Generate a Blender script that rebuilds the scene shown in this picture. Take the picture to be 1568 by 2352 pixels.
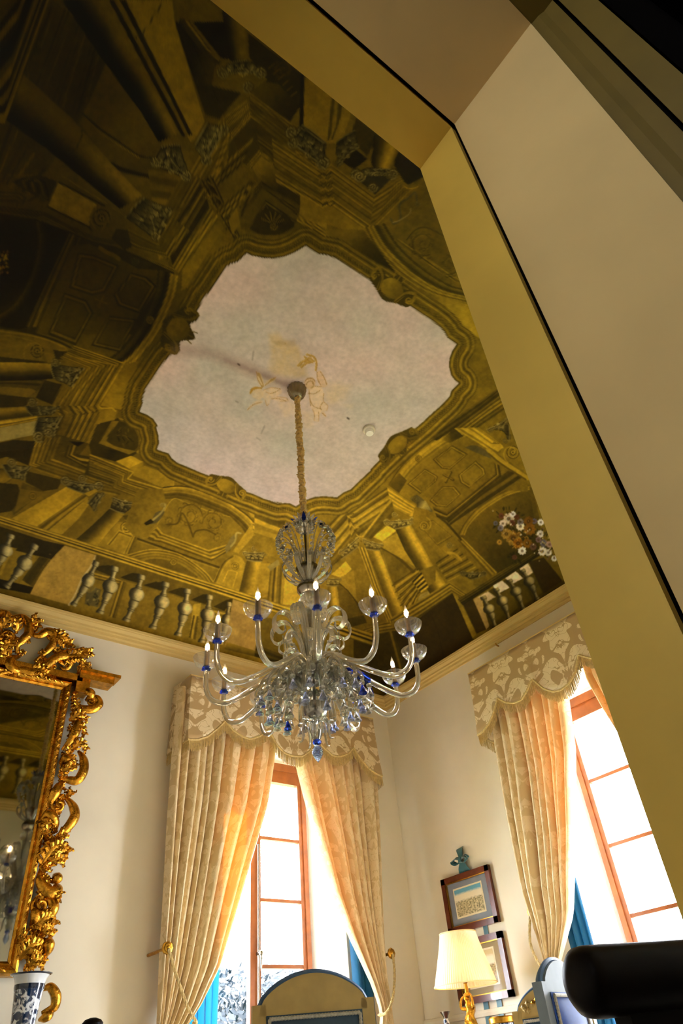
import bpy, bmesh, math, random
import numpy as np
from mathutils import Vector, Matrix
for o in list(bpy.data.objects): bpy.data.objects.remove(o)
SC=bpy.context.scene; COLL=SC.collection
PI=math.pi
# ------------------------------------------------------------------ camera (24 mm, standing low in the doorway, looking up)
HC=.75                                                     # eye height above the floor
CAMR=np.array([[.79547115,-.60079346,-.07920146],[.33997671,.55064265,-.76237033],[.50163881,.57951695,.64227612]])   # rows: right, down, forward
CF=1568.
cd=bpy.data.cameras.new('camera'); cd.sensor_fit='VERTICAL'; cd.sensor_height=36; cd.sensor_width=24; cd.lens=36*CF/2352; cd.clip_start=.01; cd.clip_end=200
cam=bpy.data.objects.new('camera',cd); COLL.objects.link(cam)
cam.matrix_world=Matrix(((CAMR[0,0],-CAMR[1,0],-CAMR[2,0],0),(CAMR[0,1],-CAMR[1,1],-CAMR[2,1],0),(CAMR[0,2],-CAMR[1,2],-CAMR[2,2],HC),(0,0,0,1)))
SC.camera=cam
# ------------------------------------------------------------------ daylight
YA,XB,YC,XD=4.85,4.513,.39,-.6                             # room faces: window wall, right wall, door wall, left wall
WA=(3.12,YA+.28); WB=(XB+.28,2.545)                        # window centres: x on the far wall, y on the right wall
w=bpy.data.worlds.new('sky'); SC.world=w; w.use_nodes=True; nt=w.node_tree; bg=nt.nodes['Background']
bg.inputs['Color'].default_value=(.84,.92,1.,1); bg.inputs['Strength'].default_value=11.
sd=bpy.data.lights.new('sun','SUN'); sd.energy=16; sd.angle=.02; sd.color=(1,.86,.62); so=bpy.data.objects.new('sun',sd); COLL.objects.link(so)
so.rotation_euler=Vector((-.62,-1.0,-.88)).to_track_quat('-Z','Y').to_euler(); so.location=(6,12,9)
def portal(name,loc,rot,sx,sy):
    d=bpy.data.lights.new(name,'AREA'); d.shape='RECTANGLE'; d.size=sx; d.size_y=sy; d.cycles.is_portal=True; o=bpy.data.objects.new(name,d); COLL.objects.link(o); o.location=loc; o.rotation_euler=rot
portal('window_portal_far',(WA[0],YA+.40,HC+.85),(-PI/2,0,0),1.1,3.0)
portal('window_portal_right',(XB+.40,WB[1],HC+.85),(-PI/2,0,-PI/2),1.1,3.0)
portal('added_window_portal',(-1.58,-.5,2.38),(PI/2,0,-PI/2),.4,.48)  # for the unseen passage window added to brighten the door jamb
V=SC.view_settings; V.view_transform='Standard'; V.look='None'; V.gamma=1; V.use_curve_mapping=False; V.exposure=2.12
SC.cycles.diffuse_bounces=5; SC.cycles.max_bounces=10; SC.cycles.transparent_max_bounces=16; SC.cycles.use_adaptive_sampling=True; SC.cycles.adaptive_threshold=.04; SC.cycles.caustics_reflective=False; SC.cycles.caustics_refractive=False; SC.cycles.sample_clamp_indirect=6; SC.cycles.use_denoising=True
# ------------------------------------------------------------------ helpers
def ray(u,v): return CAMR.T@np.array([(u-784)/CF,(v-1176)/CF,1.])
def at(u,v,ax,val):
    """photo pixel -> point of the room on the plane axis = val (z above the floor)"""
    r=ray(u,v); k=(val-(HC if ax==2 else 0))/r[ax]; p=r*k; return np.array([p[0],p[1],p[2]+HC])
def tag(o,label=None,cat=None,group=None,kind=None):
    if label: o['label']=label
    if cat: o['category']=cat
    if group: o['group']=group
    if kind: o['kind']=kind
    return o
def empty(name,loc,label=None,cat=None,group=None,kind=None,rz=0):
    o=bpy.data.objects.new(name,None); COLL.objects.link(o); o.location=loc; o.rotation_euler=(0,0,rz); o.empty_display_size=.1
    return tag(o,label,cat,group,kind)
def adopt(o,parent):
    """parent without moving: parts are modelled in room coordinates"""
    o.parent=parent
    if parent.type=='EMPTY': o.matrix_parent_inverse=(Matrix.Translation(parent.location)@parent.rotation_euler.to_matrix().to_4x4()).inverted()
class MB:
    def __init__(s): s.v=[];s.f=[]
    def add(s,v,f):
        n=len(s.v); s.v+=[tuple(p) for p in v]; s.f+=[tuple(i+n for i in q) for q in f]; return s
    def box(s,c,d,rz=0.,M=None):
        x,y,z=[a/2 for a in d]; P=[Vector((i*x,j*y,k*z)) for k in(-1,1) for j in(-1,1) for i in(-1,1)]
        R=M or Matrix.Rotation(rz,3,'Z'); return s.add([R@p+Vector(c) for p in P],[(0,2,3,1),(4,5,7,6),(0,1,5,4),(2,6,7,3),(0,4,6,2),(1,3,7,5)])
    def quad(s,a,b,c,d): return s.add([a,b,c,d],[(0,1,2,3)])
    def tube(s,path,rad,n=8,flat=1.,up=None,cap=True):
        P=[Vector(p) for p in path]; m=len(P); rad=[rad]*m if isinstance(rad,(int,float)) else list(np.interp(np.linspace(0,1,m),np.linspace(0,1,len(rad)),rad)); V_=[];F=[]
        nrm=None
        for i,p in enumerate(P):
            t=(P[min(i+1,m-1)]-P[max(i-1,0)]); t=t.normalized() if t.length>1e-9 else Vector((0,0,1))
            if up is not None: a=Vector(up)-t*t.dot(Vector(up))
            elif nrm is None: a=t.orthogonal()
            else: a=nrm-t*t.dot(nrm)
            a=a.normalized() if a.length>1e-6 else t.orthogonal().normalized(); nrm=a; b=t.cross(a)
            for k in range(n):
                q=2*PI*k/n; V_.append(p+a*(math.cos(q)*rad[i]*flat)+b*(math.sin(q)*rad[i]))
        for i in range(m-1):
            for k in range(n): F.append((i*n+k,i*n+(k+1)%n,(i+1)*n+(k+1)%n,(i+1)*n+k))
        if cap: F.append(tuple(range(n))[::-1]); F.append(tuple((m-1)*n+k for k in range(n)))
        return s.add(V_,F)
    def lathe(s,prof,c=(0,0,0),n=24,rib=0.,nr=0,M=None,cap=True):
        V_=[];F=[];m=len(prof)
        for r,z in prof:
            for k in range(n):
                a=2*PI*k/n; rr=r*(1+rib*math.cos(nr*a)); p=Vector((rr*math.cos(a),rr*math.sin(a),z)); p=(M@p if M else p)+Vector(c); V_.append(p)
        for i in range(m-1):
            for k in range(n): F.append((i*n+k,i*n+(k+1)%n,(i+1)*n+(k+1)%n,(i+1)*n+k))
        if cap: F.append(tuple(range(n))[::-1]); F.append(tuple((m-1)*n+k for k in range(n)))
        return s.add(V_,F)
    def prism(s,poly,ex):
        """closed outline (3d points) pushed along ex"""
        n=len(poly); A=[Vector(p) for p in poly]; B=[p+Vector(ex) for p in A]
        return s.add(A+B,[tuple(range(n))[::-1],tuple(range(n,2*n))]+[(i,(i+1)%n,n+(i+1)%n,n+i) for i in range(n)])
    def grid(s,rows):
        m=len(rows);n=len(rows[0]); return s.add([p for r in rows for p in r],[(i*n+k,i*n+k+1,(i+1)*n+k+1,(i+1)*n+k) for i in range(m-1) for k in range(n-1)])
    def build(s,name,mat,parent=None,smooth=False,local=False,fix=True):
        me=bpy.data.meshes.new(name); me.from_pydata([tuple(p) for p in s.v],[],s.f)
        if fix:
            bm=bmesh.new(); bm.from_mesh(me); bmesh.ops.recalc_face_normals(bm,faces=bm.faces); bm.to_mesh(me); bm.free()
        if mat: me.materials.append(mat)
        if smooth: me.polygons.foreach_set('use_smooth',[True]*len(me.polygons)); me.set_sharp_from_angle(angle=.7) if hasattr(me,'set_sharp_from_angle') else None
        me.update(); o=bpy.data.objects.new(name,me); COLL.objects.link(o)
        if parent is not None:
            if local: o.parent=parent
            else: adopt(o,parent)
        return o
def catmull(p,n=8):
    p=[np.array(q,float) for q in p]; q=[2*p[0]-p[1]]+p+[2*p[-1]-p[-2]]; out=[]
    for i in range(1,len(q)-2):
        for t in np.linspace(0,1,n,endpoint=False):
            a,b,c,d=q[i-1],q[i],q[i+1],q[i+2]; out.append(.5*(2*b+(c-a)*t+(2*a-5*b+4*c-d)*t*t+(3*b-a-3*c+d)*t**3))
    return out+[p[-1]]
# ------------------------------------------------------------------ materials
def lin(c): return tuple((x/255/12.92 if x/255<=.04045 else ((x/255+.055)/1.055)**2.4) for x in c)
def mat(name,rgb,rough=.6,metal=0.,trans=0.,noise=0.,nscale=8.,bump=0.,bscale=60.,ior=1.45,emit=None,estr=0.,sheen=0.,alpha=1.,subs=0.,spec=.5,coat=0.):
    m=bpy.data.materials.new(name); m.use_nodes=True; N=m.node_tree.nodes; Lk=m.node_tree.links; b=N['Principled BSDF']
    c=lin(rgb); b.inputs['Base Color'].default_value=(*c,1); b.inputs['Roughness'].default_value=rough; b.inputs['Metallic'].default_value=metal; b.inputs['Transmission Weight'].default_value=trans; b.inputs['IOR'].default_value=ior; b.inputs['Alpha'].default_value=alpha; b.inputs['Sheen Weight'].default_value=sheen; b.inputs['Specular IOR Level'].default_value=spec; b.inputs['Coat Weight'].default_value=coat
    if emit: b.inputs['Emission Color'].default_value=(*lin(emit),1); b.inputs['Emission Strength'].default_value=estr
    if noise or bump:
        tc=N.new('ShaderNodeTexCoord')
    if noise:
        t=N.new('ShaderNodeTexNoise'); t.inputs['Scale'].default_value=nscale; t.inputs['Detail'].default_value=5; Lk.new(tc.outputs['Object'],t.inputs['Vector'])
        r=N.new('ShaderNodeMapRange'); r.inputs['From Min'].default_value=.3; r.inputs['From Max'].default_value=.7; r.inputs['To Min'].default_value=1-noise; r.inputs['To Max'].default_value=1+noise*.6; Lk.new(t.outputs['Fac'],r.inputs['Value'])
        x=N.new('ShaderNodeMix'); x.data_type='RGBA'; x.blend_type='MULTIPLY'; x.inputs['Factor'].default_value=1; x.inputs['A'].default_value=(*c,1); Lk.new(r.outputs['Result'],x.inputs['B']); Lk.new(x.outputs['Result'],b.inputs['Base Color'])
    if bump:
        t2=N.new('ShaderNodeTexNoise'); t2.inputs['Scale'].default_value=bscale; t2.inputs['Detail'].default_value=4; Lk.new(tc.outputs['Object'],t2.inputs['Vector'])
        bp=N.new('ShaderNodeBump'); bp.inputs['Strength'].default_value=bump; bp.inputs['Distance'].default_value=.01; Lk.new(t2.outputs['Fac'],bp.inputs['Height']); Lk.new(bp.outputs['Normal'],b.inputs['Normal'])
    return m
def glassy(name,rgb,mixt=.45,rough=.04,ior=1.35):
    """blown glass: part refracting, part simply letting light through"""
    m=bpy.data.materials.new(name); m.use_nodes=True; N=m.node_tree.nodes; Lk=m.node_tree.links; b=N['Principled BSDF']; out=N['Material Output']
    b.inputs['Base Color'].default_value=(*lin(rgb),1); b.inputs['Roughness'].default_value=rough; b.inputs['Transmission Weight'].default_value=.82; b.inputs['IOR'].default_value=ior; b.inputs['Specular IOR Level'].default_value=.8
    t=N.new('ShaderNodeBsdfTransparent'); t.inputs['Color'].default_value=(*lin(rgb),1); x=N.new('ShaderNodeMixShader'); x.inputs['Fac'].default_value=mixt; Lk.new(b.outputs[0],x.inputs[1]); Lk.new(t.outputs[0],x.inputs[2]); Lk.new(x.outputs[0],out.inputs['Surface']); return m
def damask(name,c0,c1,scale=1.,transl=.25,horiz='X',rough=.5,tcol=(236,170,70)):
    """woven damask: mirrored leafy figure in a lighter satin on a duller ground"""
    m=bpy.data.materials.new(name); m.use_nodes=True; N=m.node_tree.nodes; Lk=m.node_tree.links; b=N['Principled BSDF']; out=N['Material Output']
    uv=N.new('ShaderNodeAttribute'); uv.attribute_name='cloth'; sp=N.new('ShaderNodeSeparateXYZ'); Lk.new(uv.outputs['Vector'],sp.inputs[0])
    def M(op,a,bv=None,cv=None):
        n=N.new('ShaderNodeMath'); n.operation=op
        for k,x in enumerate((a,bv,cv)):
            if x is None: continue
            if isinstance(x,(int,float)): n.inputs[k].default_value=x
            else: Lk.new(x,n.inputs[k])
        return n.outputs[0]
    px=M('PINGPONG',sp.outputs[0],.17*scale); row=M('FLOOR',M('DIVIDE',sp.outputs[1],.42*scale)); pz=sp.outputs[1]
    cb=N.new('ShaderNodeCombineXYZ'); Lk.new(px,cb.inputs[0]); Lk.new(pz,cb.inputs[1])
    n1=N.new('ShaderNodeTexNoise'); n1.inputs['Scale'].default_value=9/scale; n1.inputs['Detail'].default_value=2.2; n1.inputs['Distortion'].default_value=1.6; Lk.new(cb.outputs[0],n1.inputs['Vector'])
    # a pointed medallion in every repeat
    zz=M('SUBTRACT',M('MODULO',M('ADD',sp.outputs[1],8*.42*scale),.42*scale),.21*scale); dist=M('SQRT',M('ADD',M('MULTIPLY',M('POWER',px,2.),1.8),M('POWER',zz,2.))); ang=M('ARCTAN2',zz,px); lobes=M('MULTIPLY',M('COSINE',M('MULTIPLY',ang,9.)),.018*scale)
    med=M('LESS_THAN',M('ADD',dist,lobes),.10*scale); rim=M('GREATER_THAN',M('ABSOLUTE',M('SUBTRACT',M('ADD',dist,lobes),.10*scale)),.006*scale)
    th=N.new('ShaderNodeMapRange'); th.inputs['From Min'].default_value=.49; th.inputs['From Max'].default_value=.52; Lk.new(n1.outputs['Fac'],th.inputs['Value'])
    vein=N.new('ShaderNodeTexNoise'); vein.inputs['Scale'].default_value=26/scale; vein.inputs['Detail'].default_value=1; Lk.new(cb.outputs[0],vein.inputs['Vector']); vl=M('GREATER_THAN',M('ABSOLUTE',M('SUBTRACT',vein.outputs['Fac'],.5)),.010)
    fig=M('MULTIPLY',M('MAXIMUM',med,th.outputs['Result']),M('MULTIPLY',vl,rim))
    mx=N.new('ShaderNodeMix'); mx.data_type='RGBA'; mx.inputs['A'].default_value=(*lin(c0),1); mx.inputs['B'].default_value=(*lin(c1),1); Lk.new(fig,mx.inputs['Factor']); Lk.new(mx.outputs['Result'],b.inputs['Base Color'])
    b.inputs['Roughness'].default_value=rough; b.inputs['Sheen Weight'].default_value=.3; b.inputs['Specular IOR Level'].default_value=.5
    rr=M('SUBTRACT',.62,M('MULTIPLY',fig,.24)); Lk.new(rr,b.inputs['Roughness'])
    if transl:
        t=N.new('ShaderNodeBsdfTranslucent'); t.inputs['Color'].default_value=(*lin(tcol),1); x=N.new('ShaderNodeMixShader'); x.inputs['Fac'].default_value=transl; Lk.new(b.outputs[0],x.inputs[1]); Lk.new(t.outputs[0],x.inputs[2]); Lk.new(x.outputs[0],out.inputs['Surface'])
    return m
M_={}
M_['plaster']=mat('plaster_cream',(224,215,194),.85,noise=.05,nscale=3,bump=.05,bscale=30)
M_['cornice']=mat('cornice_paint',(206,178,110),.6,noise=.05)
M_['reveal']=mat('reveal_cream',(214,182,120),.75,noise=.06,nscale=4)
M_['ochre']=mat('ochre_door_paint',(222,182,76),.55,noise=.10,nscale=5)
M_['oliv']=mat('olive_door_paint',(110,88,28),.6,noise=.1)
M_['dark']=mat('dark_passage',(5,3,2),.9,spec=.05)
M_['white']=mat('white_paint',(238,236,230),.6)
M_['floor']=mat('pale_carpet',(178,170,156),.9,noise=.12,nscale=5)
M_['floor_dark']=mat('passage_floor',(44,34,26),.6)
M_['wood']=mat('window_wood',(150,84,40),.4,noise=.25,nscale=12)
M_['pane']=glassy('window_glass',(255,255,255),.93,.0,1.1)
M_['gold']=mat('gilding',(204,148,48),.27,metal=1.,noise=.5,nscale=26,bump=.35,bscale=80)
M_['brass']=mat('brass',(190,140,50),.3,metal=1.,noise=.3,nscale=40)
M_['mahog']=mat('mahogany',(92,38,18),.25,noise=.3,nscale=14,coat=.4)
M_['darkwood']=mat('dark_wood',(6,2,1),.45,noise=.3,nscale=10,coat=.0,spec=.10)
M_['glass']=glassy('clear_glass',(228,226,216),.18,.02,1.48)
M_['bluish']=glassy('bluish_glass',(192,200,226),.18,.02,1.48)
M_['pan']=glassy('thin_glass',(246,248,252),.72,.0,1.35)
M_['blue']=glassy('cobalt_glass',(58,88,206),.35,.05,1.4)
M_['pewter']=mat('pewter',(150,140,118),.3,metal=1.,noise=.15,nscale=20)
M_['silver']=mat('silver',(150,146,140),.25,metal=1.,noise=.15,nscale=20)
M_['candle']=mat('candle_sleeve_brass',(120,92,44),.3,metal=1.,noise=.2,nscale=30)
M_['bulb']=mat('lit_bulb',(255,236,200),.3,emit=(255,218,162),estr=190.)

# ------------------------------------------------------------------ painter
OX,OY,CW,CH=-60,-60,1440,1760            # canvas origin and size in photo pixels
XX,YY=np.meshgrid(np.arange(CW)+OX+.5,np.arange(CH)+OY+.5)
S4=400/1568
ORG=dict(a=(0,0,S4),b=(350,50,S4),c=(0,350,S4),d=(350,400,S4),e=(680,200,S4),f=(750,500,S4),g=(0,720,S4),h=(0,980,S4),i=(300,980,S4),
         j=(600,1080,S4),k=(850,900,S4),l=(900,1130,420/1568),m=(480,720,S4),n=(250,1250,S4),o=(0,1150,S4),z=(0,0,1.))
def K(o,s):
    ox,oy,sc=ORG[o]
    return np.array([[ox+float(p.split(',')[0])*sc,oy+float(p.split(',')[1])*sc] for p in s.split()])
def J(*a): return np.concatenate(a)
def crv(p,n=6):
    p=np.asarray(p,float); q=np.vstack([2*p[0]-p[1],p,2*p[-1]-p[-2]]); out=[]
    for i in range(1,len(q)-2):
        for t in np.linspace(0,1,n,endpoint=False):
            a,b,c,d=q[i-1],q[i],q[i+1],q[i+2]
            out.append(.5*(2*b+(c-a)*t+(2*a-5*b+4*c-d)*t*t+(3*b-a-3*c+d)*t**3))
    return np.array(out+[q[-2]])
def vnoise(scale,seed):
    r=np.random.RandomState(seed); gh,gw=int(CH/scale)+3,int(CW/scale)+3; g=r.rand(gh,gw)
    x=(XX-OX)/scale; y=(YY-OY)/scale; i=x.astype(int); j=y.astype(int); u=x-i; v=y-j
    u=u*u*(3-2*u); v=v*v*(3-2*v)
    return (g[j,i]*(1-u)+g[j,i+1]*u)*(1-v)+(g[j+1,i]*(1-u)+g[j+1,i+1]*u)*v-.5
# base colour interpolated between fresco spots: pigment with the room's light fall-off included
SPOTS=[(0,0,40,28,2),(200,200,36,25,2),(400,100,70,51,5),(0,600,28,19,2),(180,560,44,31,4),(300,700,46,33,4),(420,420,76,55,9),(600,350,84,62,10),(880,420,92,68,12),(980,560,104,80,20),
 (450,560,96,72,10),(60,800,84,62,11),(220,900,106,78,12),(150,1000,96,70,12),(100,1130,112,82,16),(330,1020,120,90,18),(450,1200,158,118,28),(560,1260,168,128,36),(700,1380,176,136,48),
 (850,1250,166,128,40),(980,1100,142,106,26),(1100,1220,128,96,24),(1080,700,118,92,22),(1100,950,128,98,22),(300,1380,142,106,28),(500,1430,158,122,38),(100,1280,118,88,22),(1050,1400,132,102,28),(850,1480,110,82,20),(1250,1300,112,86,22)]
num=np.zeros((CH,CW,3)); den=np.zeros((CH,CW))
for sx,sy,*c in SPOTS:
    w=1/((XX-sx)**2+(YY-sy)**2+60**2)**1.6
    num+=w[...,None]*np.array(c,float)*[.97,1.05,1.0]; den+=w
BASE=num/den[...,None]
IMG=BASE.copy(); PID=np.zeros((CH,CW),np.int16); NAMES=['']
def pid(name):
    NAMES.append(name); return len(NAMES)-1
def box(p,m=2):
    x0=max(0,int(p[:,0].min()-OX-m)); x1=min(CW,int(p[:,0].max()-OX+m)+1); y0=max(0,int(p[:,1].min()-OY-m)); y1=min(CH,int(p[:,1].max()-OY+m)+1)
    return (slice(y0,max(y0,y1)),slice(x0,max(x0,x1)))
def inside(p,X,Y):
    m=np.zeros(X.shape,bool); n=len(p)
    for i in range(n):
        (x0,y0),(x1,y1)=p[i],p[(i+1)%n]
        if y0==y1: continue
        c=((Y>=y0)!=(Y>=y1)); m^=c&(X<(x1-x0)*(Y-y0)/(y1-y0)+x0)
    return m
STONE=np.array([1.10,1.0,.66]); GREY=np.array([1.05,.93,.46])
def colour(c,sl,f=None):
    """number = that many times the local base colour; ('g',f) = greyish stone; rgb = itself"""
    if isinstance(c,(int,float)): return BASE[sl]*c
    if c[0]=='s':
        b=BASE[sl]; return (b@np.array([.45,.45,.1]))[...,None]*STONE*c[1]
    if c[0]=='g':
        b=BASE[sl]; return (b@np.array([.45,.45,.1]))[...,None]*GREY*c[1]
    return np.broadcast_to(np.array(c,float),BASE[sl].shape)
def put(sl,a,col,i=0):
    IMG[sl]=IMG[sl]*(1-a[...,None])+col*a[...,None]
    if i: PID[sl][a>.5]=i
def P(p,c,i=0,a=1.):
    p=np.asarray(p,float); sl=box(p)
    if XX[sl].size==0: return
    put(sl,inside(p,XX[sl],YY[sl])*a,colour(c,sl),i)
def G(p,p0,p1,st,i=0,grey=False,a=1.):
    """polygon with the factors st spread from p0 to p1"""
    p=np.asarray(p,float); sl=box(p)
    if XX[sl].size==0: return
    d=np.subtract(p1,p0); t=((XX[sl]-p0[0])*d[0]+(YY[sl]-p0[1])*d[1])/(d@d)
    f=np.interp(t,np.linspace(0,1,len(st)),st)[...,None]
    put(sl,inside(p,XX[sl],YY[sl])*a,colour(('g',1.) if grey else 1.,sl)*f,i)
def segd(p,X,Y):
    best=np.full(X.shape,1e9); 
    for (x0,y0),(x1,y1) in zip(p[:-1],p[1:]):
        dx,dy=x1-x0,y1-y0; L=dx*dx+dy*dy+1e-9
        t=np.clip(((X-x0)*dx+(Y-y0)*dy)/L,0,1); d=(X-x0-t*dx)**2+(Y-y0-t*dy)**2
        best=np.minimum(best,d)
    return np.sqrt(best)
def L(p,w,c,a=1.,i=0):
    p=np.asarray(p,float); sl=box(p,w+2)
    if XX[sl].size==0: return
    d=segd(p,XX[sl],YY[sl]); put(sl,np.clip((w/2-d)/.8+.5,0,1)*a,colour(c,sl),i)
def tri(p,t,st,i,grey,hard):
    sl=box(p,1); X,Y=XX[sl],YY[sl]
    if X.size==0: return
    (x0,y0),(x1,y1),(x2,y2)=p; D=(x1-x0)*(y2-y0)-(x2-x0)*(y1-y0)
    if abs(D)<1e-9: return
    b=((X-x0)*(y2-y0)-(x2-x0)*(Y-y0))/D; c=((x1-x0)*(Y-y0)-(X-x0)*(y1-y0))/D; a=1-b-c
    m=(a>=-.004)&(b>=-.004)&(c>=-.004)
    if not m.any(): return
    tt=np.clip(a*t[0]+b*t[1]+c*t[2],0,1); n=len(st)
    if hard:
        u=tt*n; k=np.clip(u.astype(int),0,n-1); f=np.array(st)[k]; fr=u-k; f2=np.array(st)[np.clip(k+1,0,n-1)]
        f=f+(f2-f)*np.clip((fr-.7)/.3,0,1)
    else: f=np.interp(tt,np.linspace(0,1,n),st)
    put(sl,m*1.,colour((grey if isinstance(grey,str) else 'g',1.) if grey else 1.,sl)*f[...,None],i)
def ST(A,B,st,i=0,grey=False,hard=True):
    """ruled strip between two polylines, profile st running from A to B"""
    A=np.asarray(A,float);B=np.asarray(B,float)
    for q in range(len(A)-1):
        tri(np.array([A[q],A[q+1],B[q]]),(0,0,1),st,i,grey,hard); tri(np.array([A[q+1],B[q+1],B[q]]),(0,1,1),st,i,grey,hard)
rng=random.Random(5)
def mould(n,lo=.55,hi=1.5,seed=1):
    r=random.Random(seed); out=[]; 
    for k in range(n): out.append(lo+(hi-lo)*((.15+.3*r.random()) if k%2 else (.45+.55*r.random())))
    return out
def spiral(cx,cy,r,turns=1.6,a0=0,sgn=1,n=26):
    t=np.linspace(0,1,n); a=a0+sgn*t*turns*2*math.pi; rr=r*(1-.86*t)
    return np.stack([cx+rr*np.cos(a),cy+rr*np.sin(a)],1)
def vol(cx,cy,r,lo=.3,hi=1.7,a0=0,sgn=1,i=0):
    th=np.linspace(0,2*math.pi,18); P(np.stack([cx+r*1.05*np.cos(th),cy+r*1.05*np.sin(th)],1),lo*1.5,i,.7)
    L(spiral(cx,cy,r,1.7,a0,sgn),max(1.6,r*.26),('g',hi),1,i)
    L(spiral(cx+.5,cy+.5,r*.95,1.6,a0+.2,sgn),1.,lo*.7,.8,i)
def CAP(n,a,h=None,w1=1.55,lo=.35,hi=1.75,name='painted_capital'):
    """corinthian capital: n = the two ends of the neck, a = the two ends of the abacus"""
    i=pid(name); n=np.asarray(n,float); a=np.asarray(a,float); ac=(a[0]+a[1])/2; nc=(n[0]+n[1])/2; up0=ac-nc; wa=a[1]-a[0]; W=np.linalg.norm(n[1]-n[0]); A_=np.linalg.norm(wa)
    bell=lambda t,s: (n[0]+(n[1]-n[0])*t)*(1-s)+(ac+wa*(t-.5)*(.80+.2*s))*s
    prof=[bell(0,s)-wa*.05*s**2 for s in(0,.3,.6,.85)]+[a[0],a[1]]+[bell(1,s)+wa*.05*s**2 for s in(.85,.6,.3,0)]
    P(prof,lo*1.05,i)
    k=max(3,int(W/11)); Hn=np.linalg.norm(up0)
    for lvl,(s0,s1) in enumerate(((.42,.86),(.18,.62),(-.02,.36))):   # overlapping leaf tiers, upper ones first
        m=k+(lvl!=1)
        for q in range(m):
            t=min(max((q+.5)/m+rng.uniform(-.03,.03),.03),.97); b0=bell(t,s0); e=bell(t,s1+rng.uniform(-.05,.05)); d_=e-b0; ln=np.linalg.norm(d_)+1e-6; d_/=ln; sd=np.array([d_[1],-d_[0]]); hw=(W+(A_*.8-W)*s0)/m*.60; f=hi*(.55+.5*rng.random())
            out=[b0-sd*hw*.5,b0+d_*ln*.45-sd*hw*.95,e-sd*hw*.75,e+d_*ln*.10,e+sd*hw*.75,b0+d_*ln*.45+sd*hw*.95,b0+sd*hw*.5]
            P(crv(out+[out[0]],3),lo*.7,i); inn=[(p-(b0+e)/2)*.82+(b0+e)/2 for p in out]; G(crv(inn+[inn[0]],3),b0,e,(f*.35,f*.6,f*1.0),i,True)
            for z_ in(-.45,0,.45): L([b0+d_*ln*.1+sd*hw*z_*.5,e-d_*ln*.12+sd*hw*z_],1.1,lo*.9,.7,i)
            L(crv([e-sd*hw*.6,e+d_*ln*.05,e+sd*hw*.6]),1.8,('g',f*1.25),.9,i)
    r=.125*A_
    for t in(.10,.90):
        c=a[0]+wa*t-up0*.13; vol(c[0],c[1],r,lo,hi,a0=math.pi*(t>.5),sgn=1 if t<.5 else -1,i=i); L(crv([bell(.5,.5),bell(.5+(t-.5)*.5,.72),c]),2.2,('g',hi*.8),1,i)
    c=ac-up0*.06; L(spiral(c[0],c[1],r*.55,1.3),2.,('g',hi*1.05),1,i)
    L(crv([a[0],ac-up0*.10,a[1]]),2.4,('g',hi*.9),1,i); L(crv([a[0]-up0*.05,ac-up0*.16,a[1]-up0*.05]),1.2,lo*.6,1,i); L(crv([n[0],nc-up0*.04,n[1]]),2.6,('g',hi*.75),1,i)
def COL(A,B,st,name='painted_column',grey=False):
    i=pid(name); ST(A,B,st,i,grey,hard=False); return i
def ROS(cx,cy,r,lo=.6,hi=1.4):
    for rr,f in((r,lo),(r*.86,hi),(r*.7,1.),(r*.45,lo*.9),(r*.33,hi*1.05),(r*.14,lo*.6)):
        th=np.linspace(0,2*math.pi,20); P(np.stack([cx+rr*np.cos(th),cy+rr*np.sin(th)],1),f)
def SCR(cx,cy,r,a0,sgn,lo=.62,hi=1.25):
    """acanthus scroll with curling leaves"""
    s=spiral(cx,cy,r,1.55,a0,sgn,34); L(s+1.2,r*.16,hi,.4); L(s,r*.13,lo*1.1,.9)
    for q in range(0,28,2):
        d=s[q]-np.array([cx,cy]); nrm=np.linalg.norm(d)+1e-6; t=np.array([-d[1],d[0]])/nrm*sgn; o=d/nrm; l=r*(.34-.006*q)
        L(crv([s[q],s[q]+o*l*.55+t*l*.2,s[q]+o*l*.75+t*l*.75,s[q]+o*l*.45+t*l*1.1],4),max(1.5,r*.075),lo*rng.uniform(.95,1.2),.85)
        if q%4==0: L(crv([s[q],s[q]-o*l*.4+t*l*.3,s[q]-o*l*.35+t*l*.8],4),max(1.2,r*.06),hi*.95,.6)
def RECT(q,c0,ins=(0,.12,.2),st=(.7,1.25,.95)):
    q=np.asarray(q,float); m=q.mean(0)
    for s,f in zip(ins,st): P(q*(1-s)+m*s,f)
def CART(cx,cy,w,h,ang,lo=.5,hi=1.45,name='painted_cartouche'):
    """shell cartouche over the frame: ang points along the frame"""
    i=pid(name); ca,sa=math.cos(ang),math.sin(ang); R=np.array([[ca,sa],[-sa,ca]])
    def T(p): return np.asarray(p,float)*[w,h]@R+[cx,cy]
    P(T(crv([(-.5,.2),(-.42,-.3),(-.2,-.2),(0,-.5),(.2,-.2),(.42,-.3),(.5,.2),(.25,.35),(0,.5),(-.25,.35),(-.5,.2)],4)),lo,i)
    p=T(crv([(-.26,0),(-.12,-.26),(.12,-.26),(.26,0),(.14,.3),(-.14,.3),(-.26,0)],4)); G(p,p.min(0),p.max(0),(hi,1.2,.7),i)
    for sx in(-1,1):
        L(T(crv([(sx*.22,.3),(sx*.3,-.1),(sx*.46,-.25),(sx*.5,.0),(sx*.42,.1)],5)),max(2.5,w*.07),hi*.8,1,i)
        L(T(crv([(sx*.22,.33),(sx*.31,-.06),(sx*.46,-.2)],5)),1.5,lo*.6,1,i)
        c=T([(sx*.43,.02)])[0]; L(spiral(c[0],c[1],w*.09,1.4,0,sx),2,hi,1,i)
    for q in(-.1,0,.1): L(T([(q,-.3),(q*1.3,-.48)]),2.2,hi*.8,1,i)
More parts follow.
